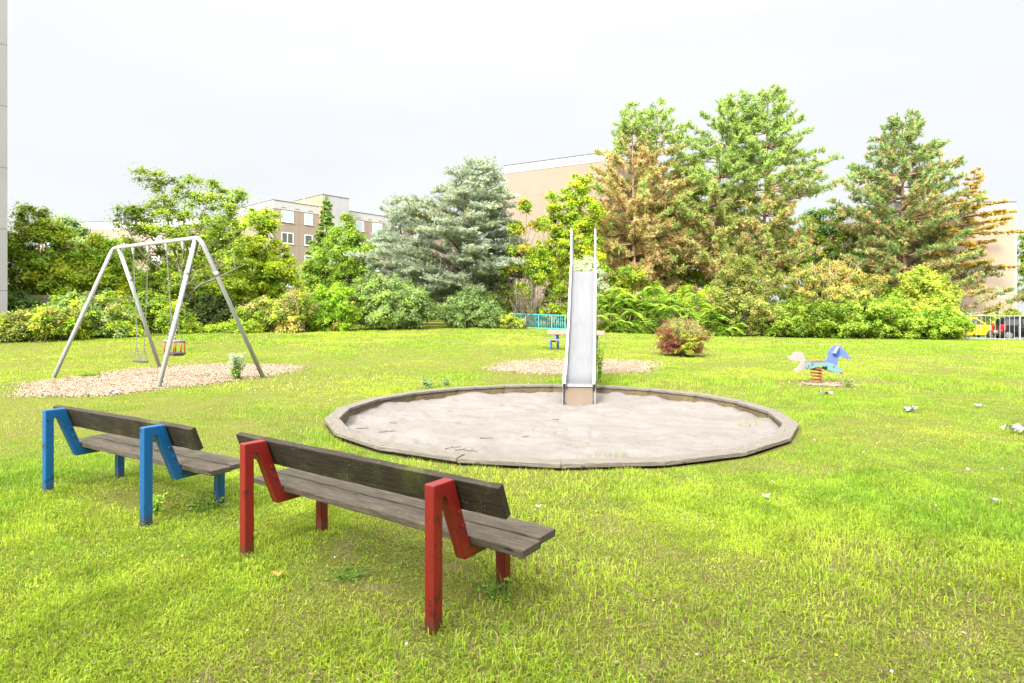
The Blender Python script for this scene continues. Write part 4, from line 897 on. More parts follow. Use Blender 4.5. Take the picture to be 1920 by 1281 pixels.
conifer('pine_tree', 'broad green pine with a bare straight trunk, third from the left', 50, [(1342, 610), (1342, 480), (1346, 360), (1384, 178)], [(176, 5, 5), (190, 30, 18), (222, 68, 40), (262, 72, 46), (300, 74, 60), (350, 84, 70), (395, 90, 60), (430, 70, 40), (470, 90, 30), (500, 60, 50)], PG, 105, per=12, card=.27, tr=.21, seed=22, brown_y=(330, 440), brownp=.75, **pk)
conifer('pine_tree', 'tallest pine, green with long branches reaching out to the right', 49, [(1434, 610), (1432, 480), (1436, 330), (1440, 167)], [(164, 5, 5), (174, 32, 24), (205, 44, 46), (240, 50, 76), (268, 54, 66), (285, 60, 84), (310, 64, 112), (335, 64, 118), (352, 60, 90), (390, 60, 60), (425, 60, 70), (470, 50, 90), (500, 40, 80)], PG, 120, per=12, card=.27, tr=.21, seed=23, brown_y=(290, 430), brownp=.65, **pk)
conifer('pine_tree', 'separate dark green pine standing right of the others', 50, [(1697, 615), (1695, 480), (1692, 350), (1692, 216)], [(214, 5, 5), (224, 30, 24), (250, 48, 42), (268, 40, 70), (300, 80, 60), (325, 95, 92), (350, 90, 112), (385, 100, 125), (410, 115, 118), (440, 80, 70), (480, 100, 100), (505, 70, 125), (530, 40, 130), (548, 20, 172), (556, 20, 150)], [(.11, .17, .05), (.09, .145, .045), (.15, .2, .06)], 165, per=11, card=.26, tr=.24, seed=24, brown_y=(200, 400), brownp=.5, **pk)
conifer('larch_tree', 'orange-gold larch with level sprays, right of the last pine', 48.5, [(1782, 615), (1790, 480), (1812, 380), (1832, 314)], [(314, 3, 5), (335, 8, 14), (355, 8, 14), (372, 10, 20), (386, 30, 66), (398, 30, 100), (408, 50, 60), (424, 50, 90), (436, 50, 110), (450, 40, 40), (462, 44, 60), (478, 44, 80), (488, 30, 105), (500, 20, 90), (505, 20, 30)], [(.34, .24, .06), (.33, .255, .07), (.34, .215, .06), (.27, .25, .06)], 44, .1, .02, .6, 9, .15, .4, .09, 25, flatn=True, leafmat='leaf')
# broad-leaved trees seen between and behind the pines
tree('broadleaf_tree', 'yellow-green leaf tree seen between the trunks of the two left pines', 'tree', 56, [(1150, 440, 50, 60), (1230, 430, 60, 60), (1190, 500, 80, 50)], (1190, 620), YG+MG, 12000, .22, 80, .7, seed=30)
tree('broadleaf_tree', 'yellow-green leaf tree behind the third pine', 'tree', 57, [(1310, 370, 50, 50), (1340, 430, 70, 50), (1290, 490, 70, 50), (1380, 490, 60, 45)], (1320, 620), YG+MG, 14000, .22, 90, .7, seed=31)
tree('broadleaf_tree', 'tall yellow-green leaf tree filling the gap between second and third pine', 'tree', 54, [(1290, 330, 36, 46), (1275, 400, 44, 50), (1300, 460, 50, 50), (1260, 520, 50, 40)], (1285, 620), YG+MG, 9000, .2, 70, .6, seed=33, pal2=PB, p2=.25)
tree('broadleaf_tree', 'dull green leaf tree between the tallest pine and the separate pine', 'tree', 56, [(1590, 450, 34, 34), (1620, 500, 50, 44), (1560, 500, 50, 40), (1650, 470, 30, 36), (1680, 510, 50, 40)], (1610, 620), OL+MG, 9000, .2, 70, .6, seed=34)
tree('broadleaf_tree', 'deep green leaf tree right of the tallest pine', 'tree', 55, [(1545, 415, 40, 30), (1500, 440, 45, 36), (1560, 455, 36, 32), (1450, 480, 60, 45), (1520, 490, 60, 34)], (1520, 620), MG+[(.10, .17, .06)], 14000, .21, 90, .6, seed=32, pal2=[(.3, .2, .07)], p2=.2)
# ---- bushes along the lawn edge
def bush(label, d, lobes, pal, n, ls=.13, seed=50, K=None, cr=.34, flat=.6, **k):
    px = sum(l[0] for l in lobes)/len(lobes); n = int(n)
    return tree('bush', label, 'bush', d, lobes, (px, 0), pal, n, ls, K or max(30, n//110), cr, flat, seed=seed, depth=1.1, up=.7, **k)
bush('low yellow-green bush at the left edge below the grey building', 26.5, [(15, 615, 45, 24), (60, 605, 45, 28), (110, 600, 40, 30), (-30, 610, 40, 30)], YG+OL, 9000, .11, 50, cr=.26, pal2=OR, p2=.08)
bush('tall pale green bush behind the left front swing leg', 28.5, [(150, 580, 45, 32), (200, 590, 48, 42), (120, 600, 40, 34), (230, 610, 36, 26), (160, 612, 60, 26)], GG+YG, 14000, .12, 51, cr=.28, pal2=[(.36, .3, .15)], p2=.07)
bush('dark glossy bush against the garage beside the grey building', 31, [(30, 575, 30, 28), (60, 590, 30, 22)], DG, 4000, .13, 52)
bush('leafy green bush between the swing chains', 32, [(262, 595, 30, 34), (300, 590, 32, 36), (330, 600, 26, 30), (280, 565, 22, 20)], MG+YG, 8000, .13, 53)
bush('dark shady yew bush beyond the toddler swing', 37, [(385, 580, 36, 34), (415, 585, 30, 30), (370, 600, 34, 22)], [(.03, .05, .012), (.045, .065, .015)], 7000, .13, 54)
bush('low light green undergrowth at the foot of the yew', 34, [(370, 618, 34, 12), (420, 616, 36, 14), (460, 616, 30, 16)], YG, 3500, .12, 55, cr=.22)
bush('yellow-green bush with bare twigs right of the swing', 36, [(500, 590, 42, 34), (470, 600, 30, 26), (540, 600, 38, 26), (560, 570, 24, 28)], YG+OL+[(.36, .32, .08)], 10000, .125, 56, pal2=[(.4, .3, .15)], p2=.1)
bush('dense green and orange-tipped bush left of the dogwood', 38.5, [(600, 575, 36, 42), (645, 565, 36, 38), (620, 600, 50, 28), (580, 600, 30, 26)], [(.20, .30, .02), (.14, .24, .02)], 12000, .13, 57, pal2=OR, p2=.05)
bush('large rounded dogwood with pale layered leaves before the cedar', 40, [(735, 560, 58, 48), (700, 555, 42, 42), (775, 575, 42, 38), (690, 590, 32, 24), (740, 590, 60, 20)], GG+[(.18, .25, .05)], 17000, .145, 58, cr=.38)
bush('grey-green privet-like bush under the cedar', 42, [(860, 585, 36, 30), (900, 580, 34, 32), (880, 560, 30, 20), (925, 595, 22, 20)], GG, 9000, .13, 59)
bush('small bright lime shrub beside the turquoise railing', 41.6, [(948, 600, 18, 14), (970, 606, 12, 9)], YL, 1800, .12, 60, cr=.2)
bush('tangle of olive shrubs behind the turquoise railing', 45, [(1000, 580, 40, 24), (1050, 560, 34, 38), (940, 560, 30, 34), (1080, 590, 34, 26)], OL+YG+[(.3, .28, .12)], 9000, .14, 61)
bush('silvery grey-green willow shrub peeping above the top of the slide', 44, [(1100, 500, 24, 20), (1110, 530, 28, 28)], [(.28, .33, .2), (.34, .38, .24)], 4000, .13, 62)
bush('small-leaved olive bush below the third pine', 39.5, [(1385, 510, 40, 38), (1420, 530, 44, 40), (1365, 545, 40, 40), (1400, 580, 60, 40), (1440, 590, 40, 34)], OL+[(.22, .21, .06)], 17000, .115, 63, cr=.3)
bush('twiggy ochre-tinged bush left of the lime one', 41, [(1560, 520, 50, 30), (1510, 530, 40, 30), (1610, 530, 44, 28), (1560, 560, 80, 30)], OL+[(.28, .24, .06)], 15000, .12, 64, cr=.3, pal2=[(.42, .30, .08)], p2=.16)
bush('dense dark green hedge bush right of the tree-of-heaven thicket', 39, [(1480, 595, 50, 34), (1540, 595, 50, 34), (1450, 610, 40, 24)], MG+[(.16, .22, .03)], 16000, .125, 65, cr=.28)
bush('broad sunlit green hedge bush in the middle of the right tree line', 38.8, [(1610, 590, 54, 42), (1660, 595, 46, 38), (1570, 612, 50, 24)], [(.14, .22, .02), (.18, .25, .03)], 16000, .125, 66, cr=.28)
bush('upright lime-yellow bush under the right-hand pine', 40, [(1735, 540, 38, 34), (1720, 520, 26, 24), (1765, 560, 34, 32), (1745, 580, 50, 30)], YL, 10000, .14, 67)
bush('green bush with a few red leaves at the hedge end by the white fence', 38.4, [(1720, 605, 46, 34), (1765, 605, 42, 34), (1790, 615, 22, 24), (1690, 612, 36, 26)], [(.15, .24, .02), (.2, .28, .03)], 15000, .125, 68, cr=.27, pal2=OR, p2=.04)
bush('mixed undergrowth shrubs below the two left pines', 46, [(1150, 560, 40, 34), (1230, 560, 50, 34), (1310, 560, 50, 34), (1180, 520, 40, 22)], MG+YG+[(.3, .22, .1)], 12000, .15, 69)
bush('clipped yellow-green bush behind the cars', 47.5, [(1872, 592, 34, 18), (1850, 598, 24, 14), (1896, 598, 22, 14)], YL, 5000, .12, 70, cr=.25)
bush('green hedge behind the yellow car', 48.5, [(1830, 610, 40, 20), (1900, 615, 60, 18), (1960, 610, 40, 24)], YG+MG, 5000, .13, 71)
tree('broadleaf_tree', 'tree crown at the right edge beyond the pinkish gable', 'tree', 58, [(1935, 470, 22, 40), (1930, 530, 24, 40), (1960, 500, 40, 50)], (1945, 620), MG, 4000, .2, 40, .5, seed=72)
# further trees that close the gaps at the back
for k, (lb, px, pt, wd_, d_) in enumerate((('hazy green tree far behind the left bushes', 250, 520, 90, 66), ('far green tree behind the cedar foot', 800, 520, 90, 66), ('far green tree behind the sapling and gable foot', 930, 540, 60, 60), ('far yellow-green tree behind the tree-of-heaven shrubs', 1180, 500, 110, 64), ('far dark tree behind the olive shrub', 1400, 500, 110, 62), ('far dark green tree behind the ochre-tinged bush', 1570, 510, 100, 63), ('far green tree behind the lime-yellow bush', 1720, 530, 60, 49))):
    tree('broadleaf_tree', lb, 'tree', d_, [(px-wd_*.5, (pt+610)/2, wd_*.55, (610-pt)*.5), (px+wd_*.5, (pt+610)/2, wd_*.55, (610-pt)*.5), (px, (pt+600)/2, wd_*.5, (600-pt)*.55)], (px, 620), MG, 5000, .24, 50, .7, seed=130+k)
# dead twigs with yellow bark poking out
def twigs(label, d, px, py, sx_, h_, n, seed, colr='twig'):
    rg = np.random.default_rng(seed); b = W(px, py, d); r = thing('bare_shrub', label, 'shrub', (b[0], b[1], t1(b[0], b[1]))); g_ = Geo()
    for k in range(n):
        s_ = np.array([b[0]+rg.normal(0, sx_*.3), b[1]+rg.normal(0, .3), t1(b[0], b[1])]); e_ = np.array([b[0]+rg.normal(0, sx_), b[1]+rg.normal(0, .6), b[2]+rg.uniform(-.3, 1)*h_]); limb(g_, s_, e_, .03, .01, rg, -.06, 6, 4)
        for q in range(4):
            m_ = s_+(e_-s_)*rg.uniform(.5, 1); limb(g_, m_, m_+rg.normal(0, .35, 3)+np.array([0, 0, .3]), .012, .004, rg, 0, 4, 3)
    g_.build('branch', M[colr], r); return r
twigs('bare yellow-brown twigs sticking out of the twiggy ochre bush', 40.3, 1555, 510, 1.1, .8, 34, 80)
twigs('bare pale twigs above the yellow-green bush near the swing', 36, 562, 560, .45, .9, 22, 81)
twigs('leafless brown stems in front of the tan gable wall', 43, 985, 560, .8, 1.1, 26, 82, 'bark')
# tree-of-heaven thicket: compound fronds
def frond_plant(label, d, px, py_top, py_base, spread, n_st, seed, pal, fl=.85, nf=9):
    rg = np.random.default_rng(seed); b = W(px, py_base, d); bz = t1(b[0], b[1]); r = thing('sumac_shrub', label, 'shrub', (b[0], b[1], bz), group='tree-of-heaven shrubs beside the slide'); g_ = Geo(); L_ = Geo()
    zt_ = W(px, py_top, d)[2]
    for s_ in range(int(n_st*1.5)):
        x = b[0]+rg.uniform(-1, 1)*spread; yr_ = rg.uniform(-1, 1); y = b[1]+yr_*1.0; z1_ = bz+(zt_-bz)*np.clip(.56+.44*yr_+rg.normal(0, .14), .12, 1.12)*(1-.25*abs(x-b[0])/spread)*(.74+.38*float(vnoise(x*1.4, 3.3, 17)))
        top = np.array([x, y, z1_]); limb(g_, (x+rg.normal(0, .15), y, bz-.1), top, .03, .014, rg, 0, 4, 5)
        for f in range(nf):
            a_ = f*2.4+rg.normal(0, .2); L = fl*rg.uniform(.75, 1.2); el = rg.uniform(.0, .9); np_ = 12; t = np.linspace(.12, 1, np_)
            hd = np.array([math.cos(a_), math.sin(a_), 0]); sd = np.array([-hd[1], hd[0], 0]); R_ = top+hd*(L*t)[:, None]*math.cos(el*.6)+np.array([0, 0, 1.])*(L*(el*t-.85*t*t))[:, None]
            c = rcol(rg, pal, 1, .12)[0]
            for sg in (-1, 1):
                u = unit(np.tile(sd*sg*.95+hd*.35, (np_, 1))+np.array([0, 0, -.28])+rg.normal(0, .08, (np_, 3))); ll = (.25*(1-.45*abs(t-.45)))[:, None]*L/.85; v = hd*.062
                V = np.stack([R_, R_+u*ll*.4+v, R_+u*ll, R_+u*ll*.4-v], 1).reshape(-1, 3); L_.add(V, [np.arange(4*np_).reshape(-1, 4)], c=np.clip(c*(1+rg.normal(0, .06)), 0, 1))
    L_.build('foliage', M['leaf'], r, color=True); g_.build('stem', M['twig'], r); return r
SG = [(.16, .25, .03), (.20, .29, .04), (.24, .31, .04), (.14, .23, .03)]
frond_plant('tree-of-heaven shrub with feathery leaves directly right of the slide', 40, 1155, 538, 616, 1.6, 26, 90, SG)
frond_plant('widest feathery tree-of-heaven shrub, between the slide and the red bush', 40, 1228, 540, 620, 1.7, 30, 91, SG)
frond_plant('feathery tree-of-heaven shrub rising behind the red-leaved bush', 39.6, 1300, 548, 626, 1.5, 26, 92, SG)
frond_plant('low feathery tree-of-heaven shrub right of the red-leaved bush', 39, 1352, 572, 630, .95, 16, 93, SG, .7)
# red and green barberry on the lawn
def barberry():
    rg = np.random.default_rng(95); x0, y0, z0 = G(1278, 668); r = thing('barberry_bush', 'round dark red and green bush standing alone on the lawn', 'bush', (x0, y0, z0)); g_ = Geo(); Ls = Geo(); K = F/y0
    for k in range(330):
        sp_ = unit(rg.normal(0, 1, (1, 3)))[0]; sp_[2] = max(sp_[2], -.62); L = rg.uniform(.75, 1.1); e_ = np.array([x0+sp_[0]*1.02*L, y0+sp_[1]*L, z0+.80+sp_[2]*.86*L]); el = math.asin(min(1, max(0, sp_[2])))
        s_ = np.array([x0+rg.normal(0, .12), y0+rg.normal(0, .12), z0-.05]); t = np.linspace(0, 1, 9)[:, None]; P = s_+(e_-s_)*t; P[:, 2] += .28*math.cos(el)*(t*(1-t)*2)[:, 0]-.10*(t[:, 0]**3)
        g_.add(*tube(P, np.linspace(.009, .003, 9), 4)); m = 95; ti = rg.uniform(.3, 1, m)*8; i_ = np.minimum(ti.astype(int), 7); fr = (ti-i_)[:, None]
        p = P[i_]*(1-fr)+P[i_+1]*fr+rg.normal(0, .035, (m, 3)); side = (e_[0]-x0); zr = (e_[2]-z0)
        red_ = (side < -.25 and rg.uniform() < .85) or (side > .45 and rg.uniform() < .6) or rg.uniform() < .15
        if zr > 1.25: red_ = rg.uniform() < .35
        c = rcol(rg, [(.17, .06, .04), (.13, .045, .03), (.21, .09, .05)] if red_ else ([(.17, .21, .06), (.24, .24, .07)] if zr > 1.0 else [(.18, .26, .03), (.24, .3, .03), (.3, .25, .04)]), m, .15)
        leafquads(Ls, p, unit(rg.normal(0, .6, (m, 3))+np.array([0, -.2, .7])), .055, rg, c, .6)
    Ls.build('foliage', M['leaf'], r, color=True); g_.build('stem', M['bark'], r)
    for k in range(7):
        pass
barberry()
# leafy weeds and saplings on the lawn
def weed(name, label, cat, px, py, h, sp, n_st, per, ls, pal, seed, top_pal=None, lean=0.0, pos=None):
    rg = np.random.default_rng(seed); x0, y0, z0 = G(px, py) if pos is None else pos; r = thing(name, label, cat, (x0, y0, z0)); g_ = Geo(); L_ = Geo()
    for k in range(n_st):
        a_ = rg.uniform(0, 6.283); hh = h*rg.uniform(.5, 1.0); e_ = np.array([x0+math.cos(a_)*sp*rg.uniform(.2, 1)+lean, y0+math.sin(a_)*sp*rg.uniform(.2, 1), z0+hh]); t = np.linspace(0, 1, 7)[:, None]; s_ = np.array([x0+rg.normal(0, sp*.15), y0+rg.normal(0, sp*.15), z0-.02])
        P = s_+(e_-s_)*t; P[:, 2] += .1*hh*(t*(1-t)*2)[:, 0]; g_.add(*tube(P, np.linspace(.006, .002, 7), 4)); ti = rg.uniform(.08, 1, per)*6; i_ = np.minimum(ti.astype(int), 5); fr = (ti-i_)[:, None]
        p = P[i_]*(1-fr)+P[i_+1]*fr+rg.normal(0, ls*.45, (per, 3)); p[:, 2] = np.maximum(p[:, 2], z0+.01); c = rcol(rg, pal, per, .15)
        if top_pal is not None: m2 = ti/6 > .62; c[m2] = rcol(rg, top_pal, int(m2.sum()), .08)
        leafquads(L_, p, unit(rg.normal(0, .5, (per, 3))+np.array([0, -.1, .8])), ls, rg, c, .5)
    L_.build('foliage', M['leaf'], r, color=True); g_.build('stem', M['green_stem'], r); return r
PALE = [(.22, .27, .17), (.27, .31, .23), (.19, .24, .14)]
weed('mugwort_plant', 'knee-high leafy weed with pale tips beside the right swing leg', 'plant', 441, 712, .78, .30, 26, 40, .075, [(.16, .23, .06), (.2, .28, .08)], 100, PALE)
weed('weed_plant', 'pale green leafy weed behind the sand pit boards, left of its twin', 'plant', 801, 728, .26, .16, 14, 22, .06, [(.2, .26, .12), (.15, .22, .08)], 101)
weed('weed_plant', 'small pale green weed behind the sand pit boards, right of its twin', 'plant', 834, 726, .24, .11, 12, 18, .06, [(.2, .26, .12), (.15, .22, .08)], 102)
weed('climbing_plant', 'tall weed growing up against the right side of the slide', 'plant', 0, 0, 1.15, .16, 14, 34, .07, [(.16, .25, .04), (.22, .3, .05)], 103, pos=(2.2, 15.1, 0))
weed('seedling', 'dark leafy seedling at the foot of the spring rider, right side', 'plant', 1592, 726, .26, .15, 14, 16, .045, [(.12, .2, .05), (.2, .22, .1)], 104)
weed('weed_plant', 'tiny yellow-green seedling on the chips right of the slide', 'plant', 1222, 694, .12, .10, 9, 12, .05, YG, 105)
weed('weed_plant', 'low green weed in the far-left corner of the swing chips', 'plant', 165, 707, .12, .40, 30, 14, .06, MG, 106)
weed('leafy_weed', 'bright broad-leaved weed at the foot of the right blue post', 'plant', 296, 965, .17, .10, 10, 9, .045, [(.2, .34, .03), (.24, .38, .04)], 107)
weed('leafy_weed', 'clump of green weeds behind the right blue post', 'plant', 385, 955, .12, .28, 26, 9, .028, [(.10, .19, .02), (.13, .23, .02)], 108)
weed('leafy_weed', 'tall broad-leaved weed right of the red front post', 'plant', 935, 1130, .13, .2, 18, 9, .028, [(.09, .18, .02), (.12, .22, .02)], 109)
weed('leafy_weed', 'flat green weeds under the middle of the red bench', 'plant', 655, 1085, .07, .2, 18, 7, .026, [(.09, .17, .02), (.12, .20, .02)], 110)

# ------------------------------------------------------------------ grass
def grass(seed, n, dlo, dhi, hb, wb, segs, name_geo, straw=.09, pw=1.0, flat_=False):
    rg = np.random.default_rng(seed)
    d = (rg.uniform(dlo**pw, dhi**pw, n))**(1/pw); x = rg.uniform(-1, 1, n)*.93*d+rg.uniform(-1, 1, n)*1.8; y = d
    # gather into tufts
    nt_ = max(1, n//14); ti = rg.integers(0, nt_, n); tcx = x[ti]; tcy = y[ti]; k = rg.uniform(0, 1, n) < .6; rad = (.035+.006*d)*np.abs(rg.normal(0, 1, n)); an = rg.uniform(0, 6.283, n)
    x = np.where(k, tcx+rad*np.cos(an), x); y = np.where(k, tcy+rad*np.sin(an), y); tcx = np.where(k, tcx, x+rg.normal(0, .05, n)); tcy = np.where(k, tcy, y+rg.normal(0, .05, n))
    bare = fbm(x*.55+3, y*.55, 21, 4); fine = fbm(x*2.6, y*2.6, 22, 3)
    keep = rg.uniform(0, 1, n) < np.clip(1.2-np.clip((bare-.46)*4.5, 0, .8)-np.clip((fine-.50)*3.5, 0, .7), .16, 1)
    r = np.hypot(x-SX, y-SY); keep &= (r > 3.80)
    keep &= ~in_beds(x+rg.normal(0, .16, len(x)), y+rg.normal(0, .24, len(x)))
    # worn soil under the benches
    for (bx_, by_, a_, l_) in ((-.93, 4.05, -.61, 1.05), (-3.45, 5.6, -.54, .95), (2.3, 23.2, 0, 1.1)):
        c_, s_ = math.cos(a_), math.sin(a_); u = (x-bx_)*c_+(y-by_)*s_; v = -(x-bx_)*s_+(y-by_)*c_
        wear = np.exp(-(u/l_)**4-(v/.42)**2)*(.35+.9*fbm(x*3, y*3, 41)); keep &= rg.uniform(0, 1, n) > wear*1.15
    keep &= y < 47; x = x[keep]; y = y[keep]; d = d[keep]; tcx = tcx[keep]; tcy = tcy[keep]; bare = bare[keep]; n = len(x); z = T(x, y)+(fbm(x*1.3, y*1.3, 5)-.5)*.035*sm(np.hypot(x-SX, y-SY), 3.9, 5)-.004
    big = fbm(x*.8+9, y*.8, 23, 3); tall = sm(big, .48, .72)
    for (px_, py_, rr__, k_) in ((-.42, 3.1, .6, .8), (-1.9, 4.15, .5, .6), (.2, 3.7, .7, .8), (-2.95, 4.8, .35, .5), (-4.4, 5.7, .35, .5), (5.6, 12.2, 1.2, .5), (.05, 2.95, .45, 1.0), (1.2, 3.4, .35, .5), (-2.6, 3.5, .5, .6)): tall = np.maximum(tall, k_*np.exp(-((x-px_)**2+(y-py_)**2)/rr__**2))
    edge = np.exp(-((np.hypot(x-SX, y-SY)-3.9)/.12)**2)
    h = hb*((.55+.9*tall+.25*edge) if not flat_ else 1)*rg.uniform(.45, 1.25, n); an = rg.uniform(0, 6.283, n)
    out_ = np.c_[x-tcx, y-tcy]; ol = np.hypot(out_[:, 0], out_[:, 1])+1e-6; lean = np.clip(rg.gamma(2.2, .33, n), .1, 1.9)
    dx = np.cos(an)*.6+out_[:, 0]/ol*.7+.15; dy = np.sin(an)*.6+out_[:, 1]/ol*.7; dl = np.hypot(dx, dy)+1e-6; dx /= dl; dy /= dl
    w_ = wb*rg.uniform(.6, 1.3, n); side = np.c_[-dy, dx, np.zeros(n)]; jit = rg.uniform(-1, 1, n)*.9; cs__, sn__ = np.cos(jit), np.sin(jit); side = np.c_[side[:, 0]*cs__-side[:, 1]*sn__, side[:, 0]*sn__+side[:, 1]*cs__, np.zeros(n)]
    b0_ = np.c_[x, y, z]; hor = np.c_[dx, dy, np.zeros(n)]
    yel = fbm(x*.35+5, y*.35, 24, 3); yv = sm(yel+.25*(bare-.5), .40, .68)[:, None]
    cA = np.array([.165, .305, .026]); cB = np.array([.41, .505, .05]); tn = vnoise(tcx*4.1+3, tcy*4.1, 91)[:, None]; cc = cA+(cB-cA)*np.clip(yv*.45+.5*(tn-.35)+rg.uniform(0, .35, (n, 1)), 0, 1); cc = cc*(.72+.5*vnoise(tcx*6.3, tcy*6.3+5, 93)[:, None])
    st_ = rg.uniform(0, 1, n) < straw*(.5+2*sm(bare, .45, .65)); cc[st_] = rcol(rg, [(.34, .28, .14), (.24, .17, .10), (.30, .30, .11)], int(st_.sum())); 
    g_ = name_geo
    if segs == 2:
        m_ = b0_+hor*(h*lean*.28)[:, None]+np.array([0, 0, 1.])*(h*(.66-.1*lean))[:, None]; t_ = b0_+hor*(h*lean*.85)[:, None]+np.array([0, 0, 1.])*(h*np.maximum(1-.38*lean, .3))[:, None]
        s1_ = side*(w_*.5)[:, None]; s2_ = side*(w_*.42)[:, None]
        V = np.stack([b0_-s1_, b0_+s1_, m_+s2_, m_-s2_, t_], 1).reshape(-1, 3); i5 = np.arange(n)[:, None]*5
        g_.add(V, [i5+np.array([[0, 1, 2, 3]]), i5+np.array([[3, 2, 4]])], c=np.repeat(np.clip(cc, .003, .9), 5, 0))
    else:
        t_ = b0_+hor*(h*lean*(1.5 if flat_ else .6))[:, None]+np.array([0, 0, 1.])*(h*(1-.25*lean))[:, None]; s1_ = side*(w_*.5)[:, None]
        V = np.stack([b0_-s1_, b0_+s1_, t_], 1).reshape(-1, 3); g_.add(V, [np.arange(3*n).reshape(-1, 3)], c=np.repeat(np.clip(cc, .003, .9), 3, 0))
gg = Geo()
grass(201, int(420000*GQ), 2.0, 6.5, .054, .0062, 2, gg)
grass(205, int(420000*GQ), 2.0, 7.5, .021, .0058, 1, gg, straw=.3, flat_=True)
grass(202, int(330000*GQ), 6.5, 13, .055, .008, 1, gg, pw=1.2)
grass(203, int(330000*GQ), 13, 26, .07, .017, 1, gg, pw=1.3)
grass(204, int(380000*GQ), 26, 47, .085, .04, 1, gg, pw=1.5)
gr_o = gg.build('grass', M['grass'], color=True); tag(gr_o, kind='stuff')
# clover, dead leaf litter and tiny flowers in the turf
def litter(name, n, dlo, dhi, pal, ls, zoff, seed, mt='leaf', asp=.7, nz_=1.0, clus=None):
    rg = np.random.default_rng(seed); d = np.sqrt(rg.uniform(dlo**2, dhi**2, n)); x = rg.uniform(-.9, .9, n)*d; y = d
    if clus is not None: k = fbm(x*clus, y*clus, seed, 3) > .56; x = x[k]; y = y[k]
    k = (np.hypot(x-SX, y-SY) > 3.85) & ~in_beds(x, y); x = x[k]; y = y[k]; n = len(x)
    p = np.c_[x, y, T(x, y)+rg.uniform(zoff[0], zoff[1], n)]; g_ = Geo()
    leafquads(g_, p, unit(rg.normal(0, .35, (n, 3))+np.array([0, 0, nz_])), ls, rg, rcol(rg, pal, n, .15), asp); tag(g_.build(name, M[mt], color=True), kind='stuff')
litter('clover', 60000, 2.2, 11, [(.08, .17, .015), (.10, .19, .02), (.07, .14, .02)], .019, (.015, .05), 301, asp=.8, clus=1.3)
litter('dead_leaves', 26000, 2.2, 14, [(.17, .11, .07), (.26, .2, .12), (.12, .07, .04)], .022, (.004, .02), 302, clus=.9)
litter('tiny_flowers', 2600, 6, 40, [(.75, .75, .72)], .028, (.06, .11), 303, mt='petal', asp=.9, clus=.35)
litter('tiny_flowers', 160, 2.4, 9, [(.72, .7, .66), (.7, .5, .02)], .016, (.05, .08), 304, mt='petal', asp=.9)
# grass sprouts in the sand
rg = np.random.default_rng(310); g_ = Geo()
for (px, py, n, h_) in ((1115, 865, 26, .14), (1150, 858, 22, .16), (1090, 845, 10, .12), (1400, 800, 26, .13), (1425, 795, 30, .14), (1195, 800, 20, .05), (1020, 855, 14, .05), (1065, 842, 16, .05), (930, 822, 14, .04), (1175, 861, 12, .08), (1310, 735, 10, .05)):
    d = F*1.79/(py-HY); x = (px-CX)/F*d
    for k in range(n):
        a_ = rg.uniform(0, 6.28); bx_ = x+rg.normal(0, .09); by_ = d+rg.normal(0, .06); z = sand_z(bx_, by_)-.01; hh = h_*rg.uniform(.4, 1.1); t = np.array([bx_+math.cos(a_)*hh*.4, by_+math.sin(a_)*hh*.4, z+hh]); g_.add([(bx_-.0025, by_, z), (bx_+.0025, by_, z), t], [[[0, 1, 2]]], c=(.2, .28, .05))
tag(g_.build('sand_grass', M['grass'], color=True), kind='stuff')

# ------------------------------------------------------------------ sticks, leaves, paper
def stick(label, px, py, L, ang, seed, nb=2):
    rg = np.random.default_rng(seed); d = F*1.79/(py-HY); x = (px-CX)/F*d; z = sand_z(x, d)+.008; r = thing('stick', label, 'stick', (x, d, z)); n = 7
    t = np.linspace(-.5, .5, n); P = np.c_[x+np.cos(ang)*t*L, d+np.sin(ang)*t*L+rg.normal(0, .012, n), [sand_z(x+math.cos(ang)*q*L, d+math.sin(ang)*q*L)+.008+abs(rg.normal(0, .003)) for q in t]]
    g_ = Geo(); g_.add(*tube(P, np.linspace(.007, .003, n), 6), smooth=True)
    g_.build('twig', M['stick'], r); g_ = Geo()
    for q in range(nb):
        s_ = P[2+q*2]; g_.add(*tube([s_, s_+np.array([math.cos(ang+.8)*.06, math.sin(ang+.8)*.07, .012])], [.005, .003], 5))
    g_.build('side_twig', M['stick'], r)
for k, a in enumerate([('longest dark stick lying on the sand near the front boards', 874, 847, .30, .1), ('thin curved stick just above the longest stick on the sand', 850, 840, .22, .05), ('short stick in the sand, second from the left boards', 727, 813, .26, .2), ('forked stick on the sand nearest the left boards', 680, 806, .2, .5), ('brown bark fragment on the sand by the left boards', 737, 797, .13, -.2),
        ('small stick beside a grass tuft in the middle of the sand', 912, 822, .2, .35), ('short twig on the sand at the foot of the slide panel', 1096, 757, .12, .5), ('tiny twig on the sand right of the slide foot', 1118, 762, .07, 0), ('tiny stick on the sand below the slide', 985, 818, .08, -.6)]): stick(*a, 400+k)
rg = np.random.default_rng(420); g_ = Geo()
for k in range(260):
    a_ = rg.uniform(0, 6.28); r_ = 3.4*math.sqrt(rg.uniform(0, 1)); x = SX+r_*math.cos(a_); y = SY+r_*math.sin(a_); z = sand_z(x, y)+.004; s_ = rg.uniform(.006, .02); b_ = rg.uniform(0, 3.1)
    u = np.array([math.cos(b_), math.sin(b_), .1])*s_; v = np.array([-math.sin(b_), math.cos(b_), rg.normal(0, .2)])*s_*.4; p = np.array([x, y, z]); g_.add([p-u, p-v, p+u, p+v], [[[0, 1, 2, 3]]], c=(.16, .10, .06))
tag(g_.build('sand_litter', M['chip'], color=True), kind='stuff')
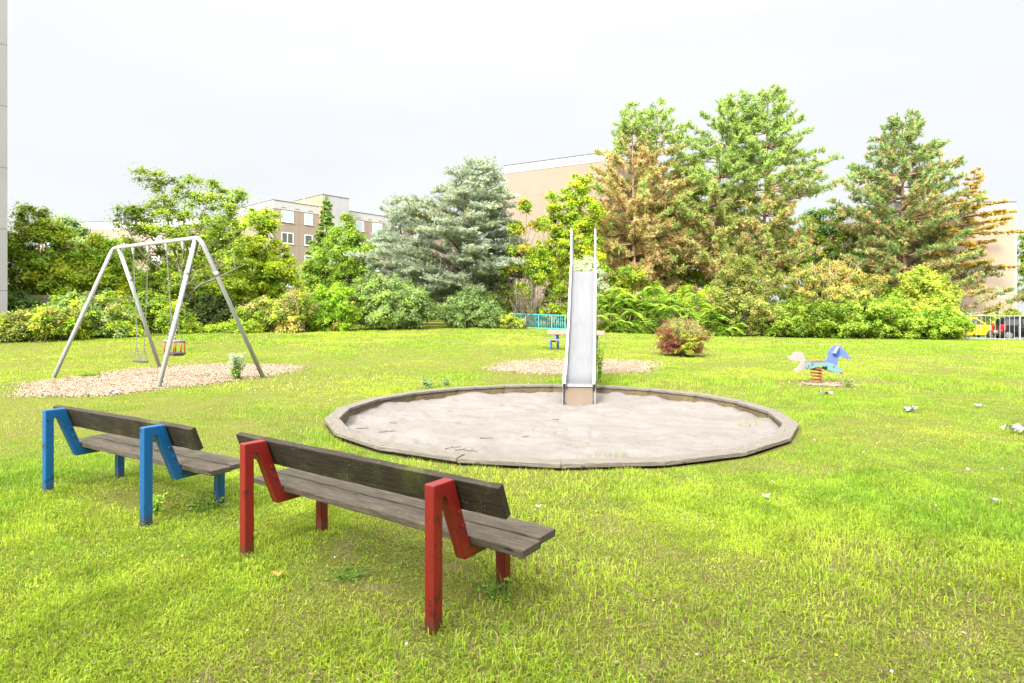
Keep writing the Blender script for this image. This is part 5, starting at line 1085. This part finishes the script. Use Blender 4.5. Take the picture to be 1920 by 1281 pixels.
def paper(label, px, py, s, seed, c='paper'):
    x, y, z = G(px, py); rg = np.random.default_rng(seed); r = thing('paper_scrap', label, 'litter', (x, y, z+.02)); n = 7; g_ = Geo()
    u, v = np.meshgrid(np.linspace(-1, 1, n), np.linspace(-1, 1, n)); H = rg.uniform(0, .75, (n, n))*s; X = x+(u+rg.normal(0, .16, u.shape))*s; Y = y+(v*.7+rg.normal(0, .16, u.shape))*s
    a = (np.arange(n-1)[:, None]*n+np.arange(n-1)[None]); a = a[rg.uniform(0, 1, a.shape) > .18]
    g_.add(np.c_[X.ravel(), Y.ravel(), (z+.03+H).ravel()], [np.stack([a, a+1, a+n+1, a+n], -1)]); g_.build('crumpled_sheet', M[c], r)
for k, a in enumerate([('crumpled white paper on the lawn below the spring rider', 1548, 743, .11), ('crumpled white paper with a red print, middle of the right lawn', 1708, 773, .10), ('large pile of torn white paper at the right edge', 1908, 815, .15), ('small white scrap on the lawn above the torn paper pile', 1836, 766, .07),
        ('white scrap of paper beside the swing chips, near the blue bench', 214, 741, .10), ('tiny white scrap on the lawn in the lower right', 1866, 948, .035)]): paper(*a, 430+k)
def dead_leaf(label, px, py, s, c, seed):
    x, y, z = G(px, py); rg = np.random.default_rng(seed); r = thing('fallen_leaf', label, 'leaf', (x, y, z+.05)); g_ = Geo(); n = 10; t = np.linspace(0, math.pi*2, n, endpoint=False); rr__ = s*(1+.3*np.cos(5*t))
    V = np.c_[x+rr__*np.cos(t), y+rr__*np.sin(t)*.8, z+.055+.35*s*np.cos(2*t)]; V = np.r_[V, [[x, y, z+.05]]]; g_.add(V, [[(i, (i+1) % n, n) for i in range(n)]], c=c); g_.build('blade', M['chip'], r, color=True)
    Geo().add(*tube([(x+s, y, z+.05), (x+s*1.8, y+.01, z+.06)], .0012, 4)).build('stalk', M['twig'], r)
dead_leaf('orange-brown fallen leaf in the grass under the red bench', 523, 1092, .035, (.42, .2, .06), 440)
dead_leaf('pale dry leaf on the lawn right of the red bench', 1010, 962, .028, (.42, .36, .26), 441)
dead_leaf('flat pale dry leaf on the lawn right of the sand pit front', 1435, 940, .04, (.42, .36, .24), 442)
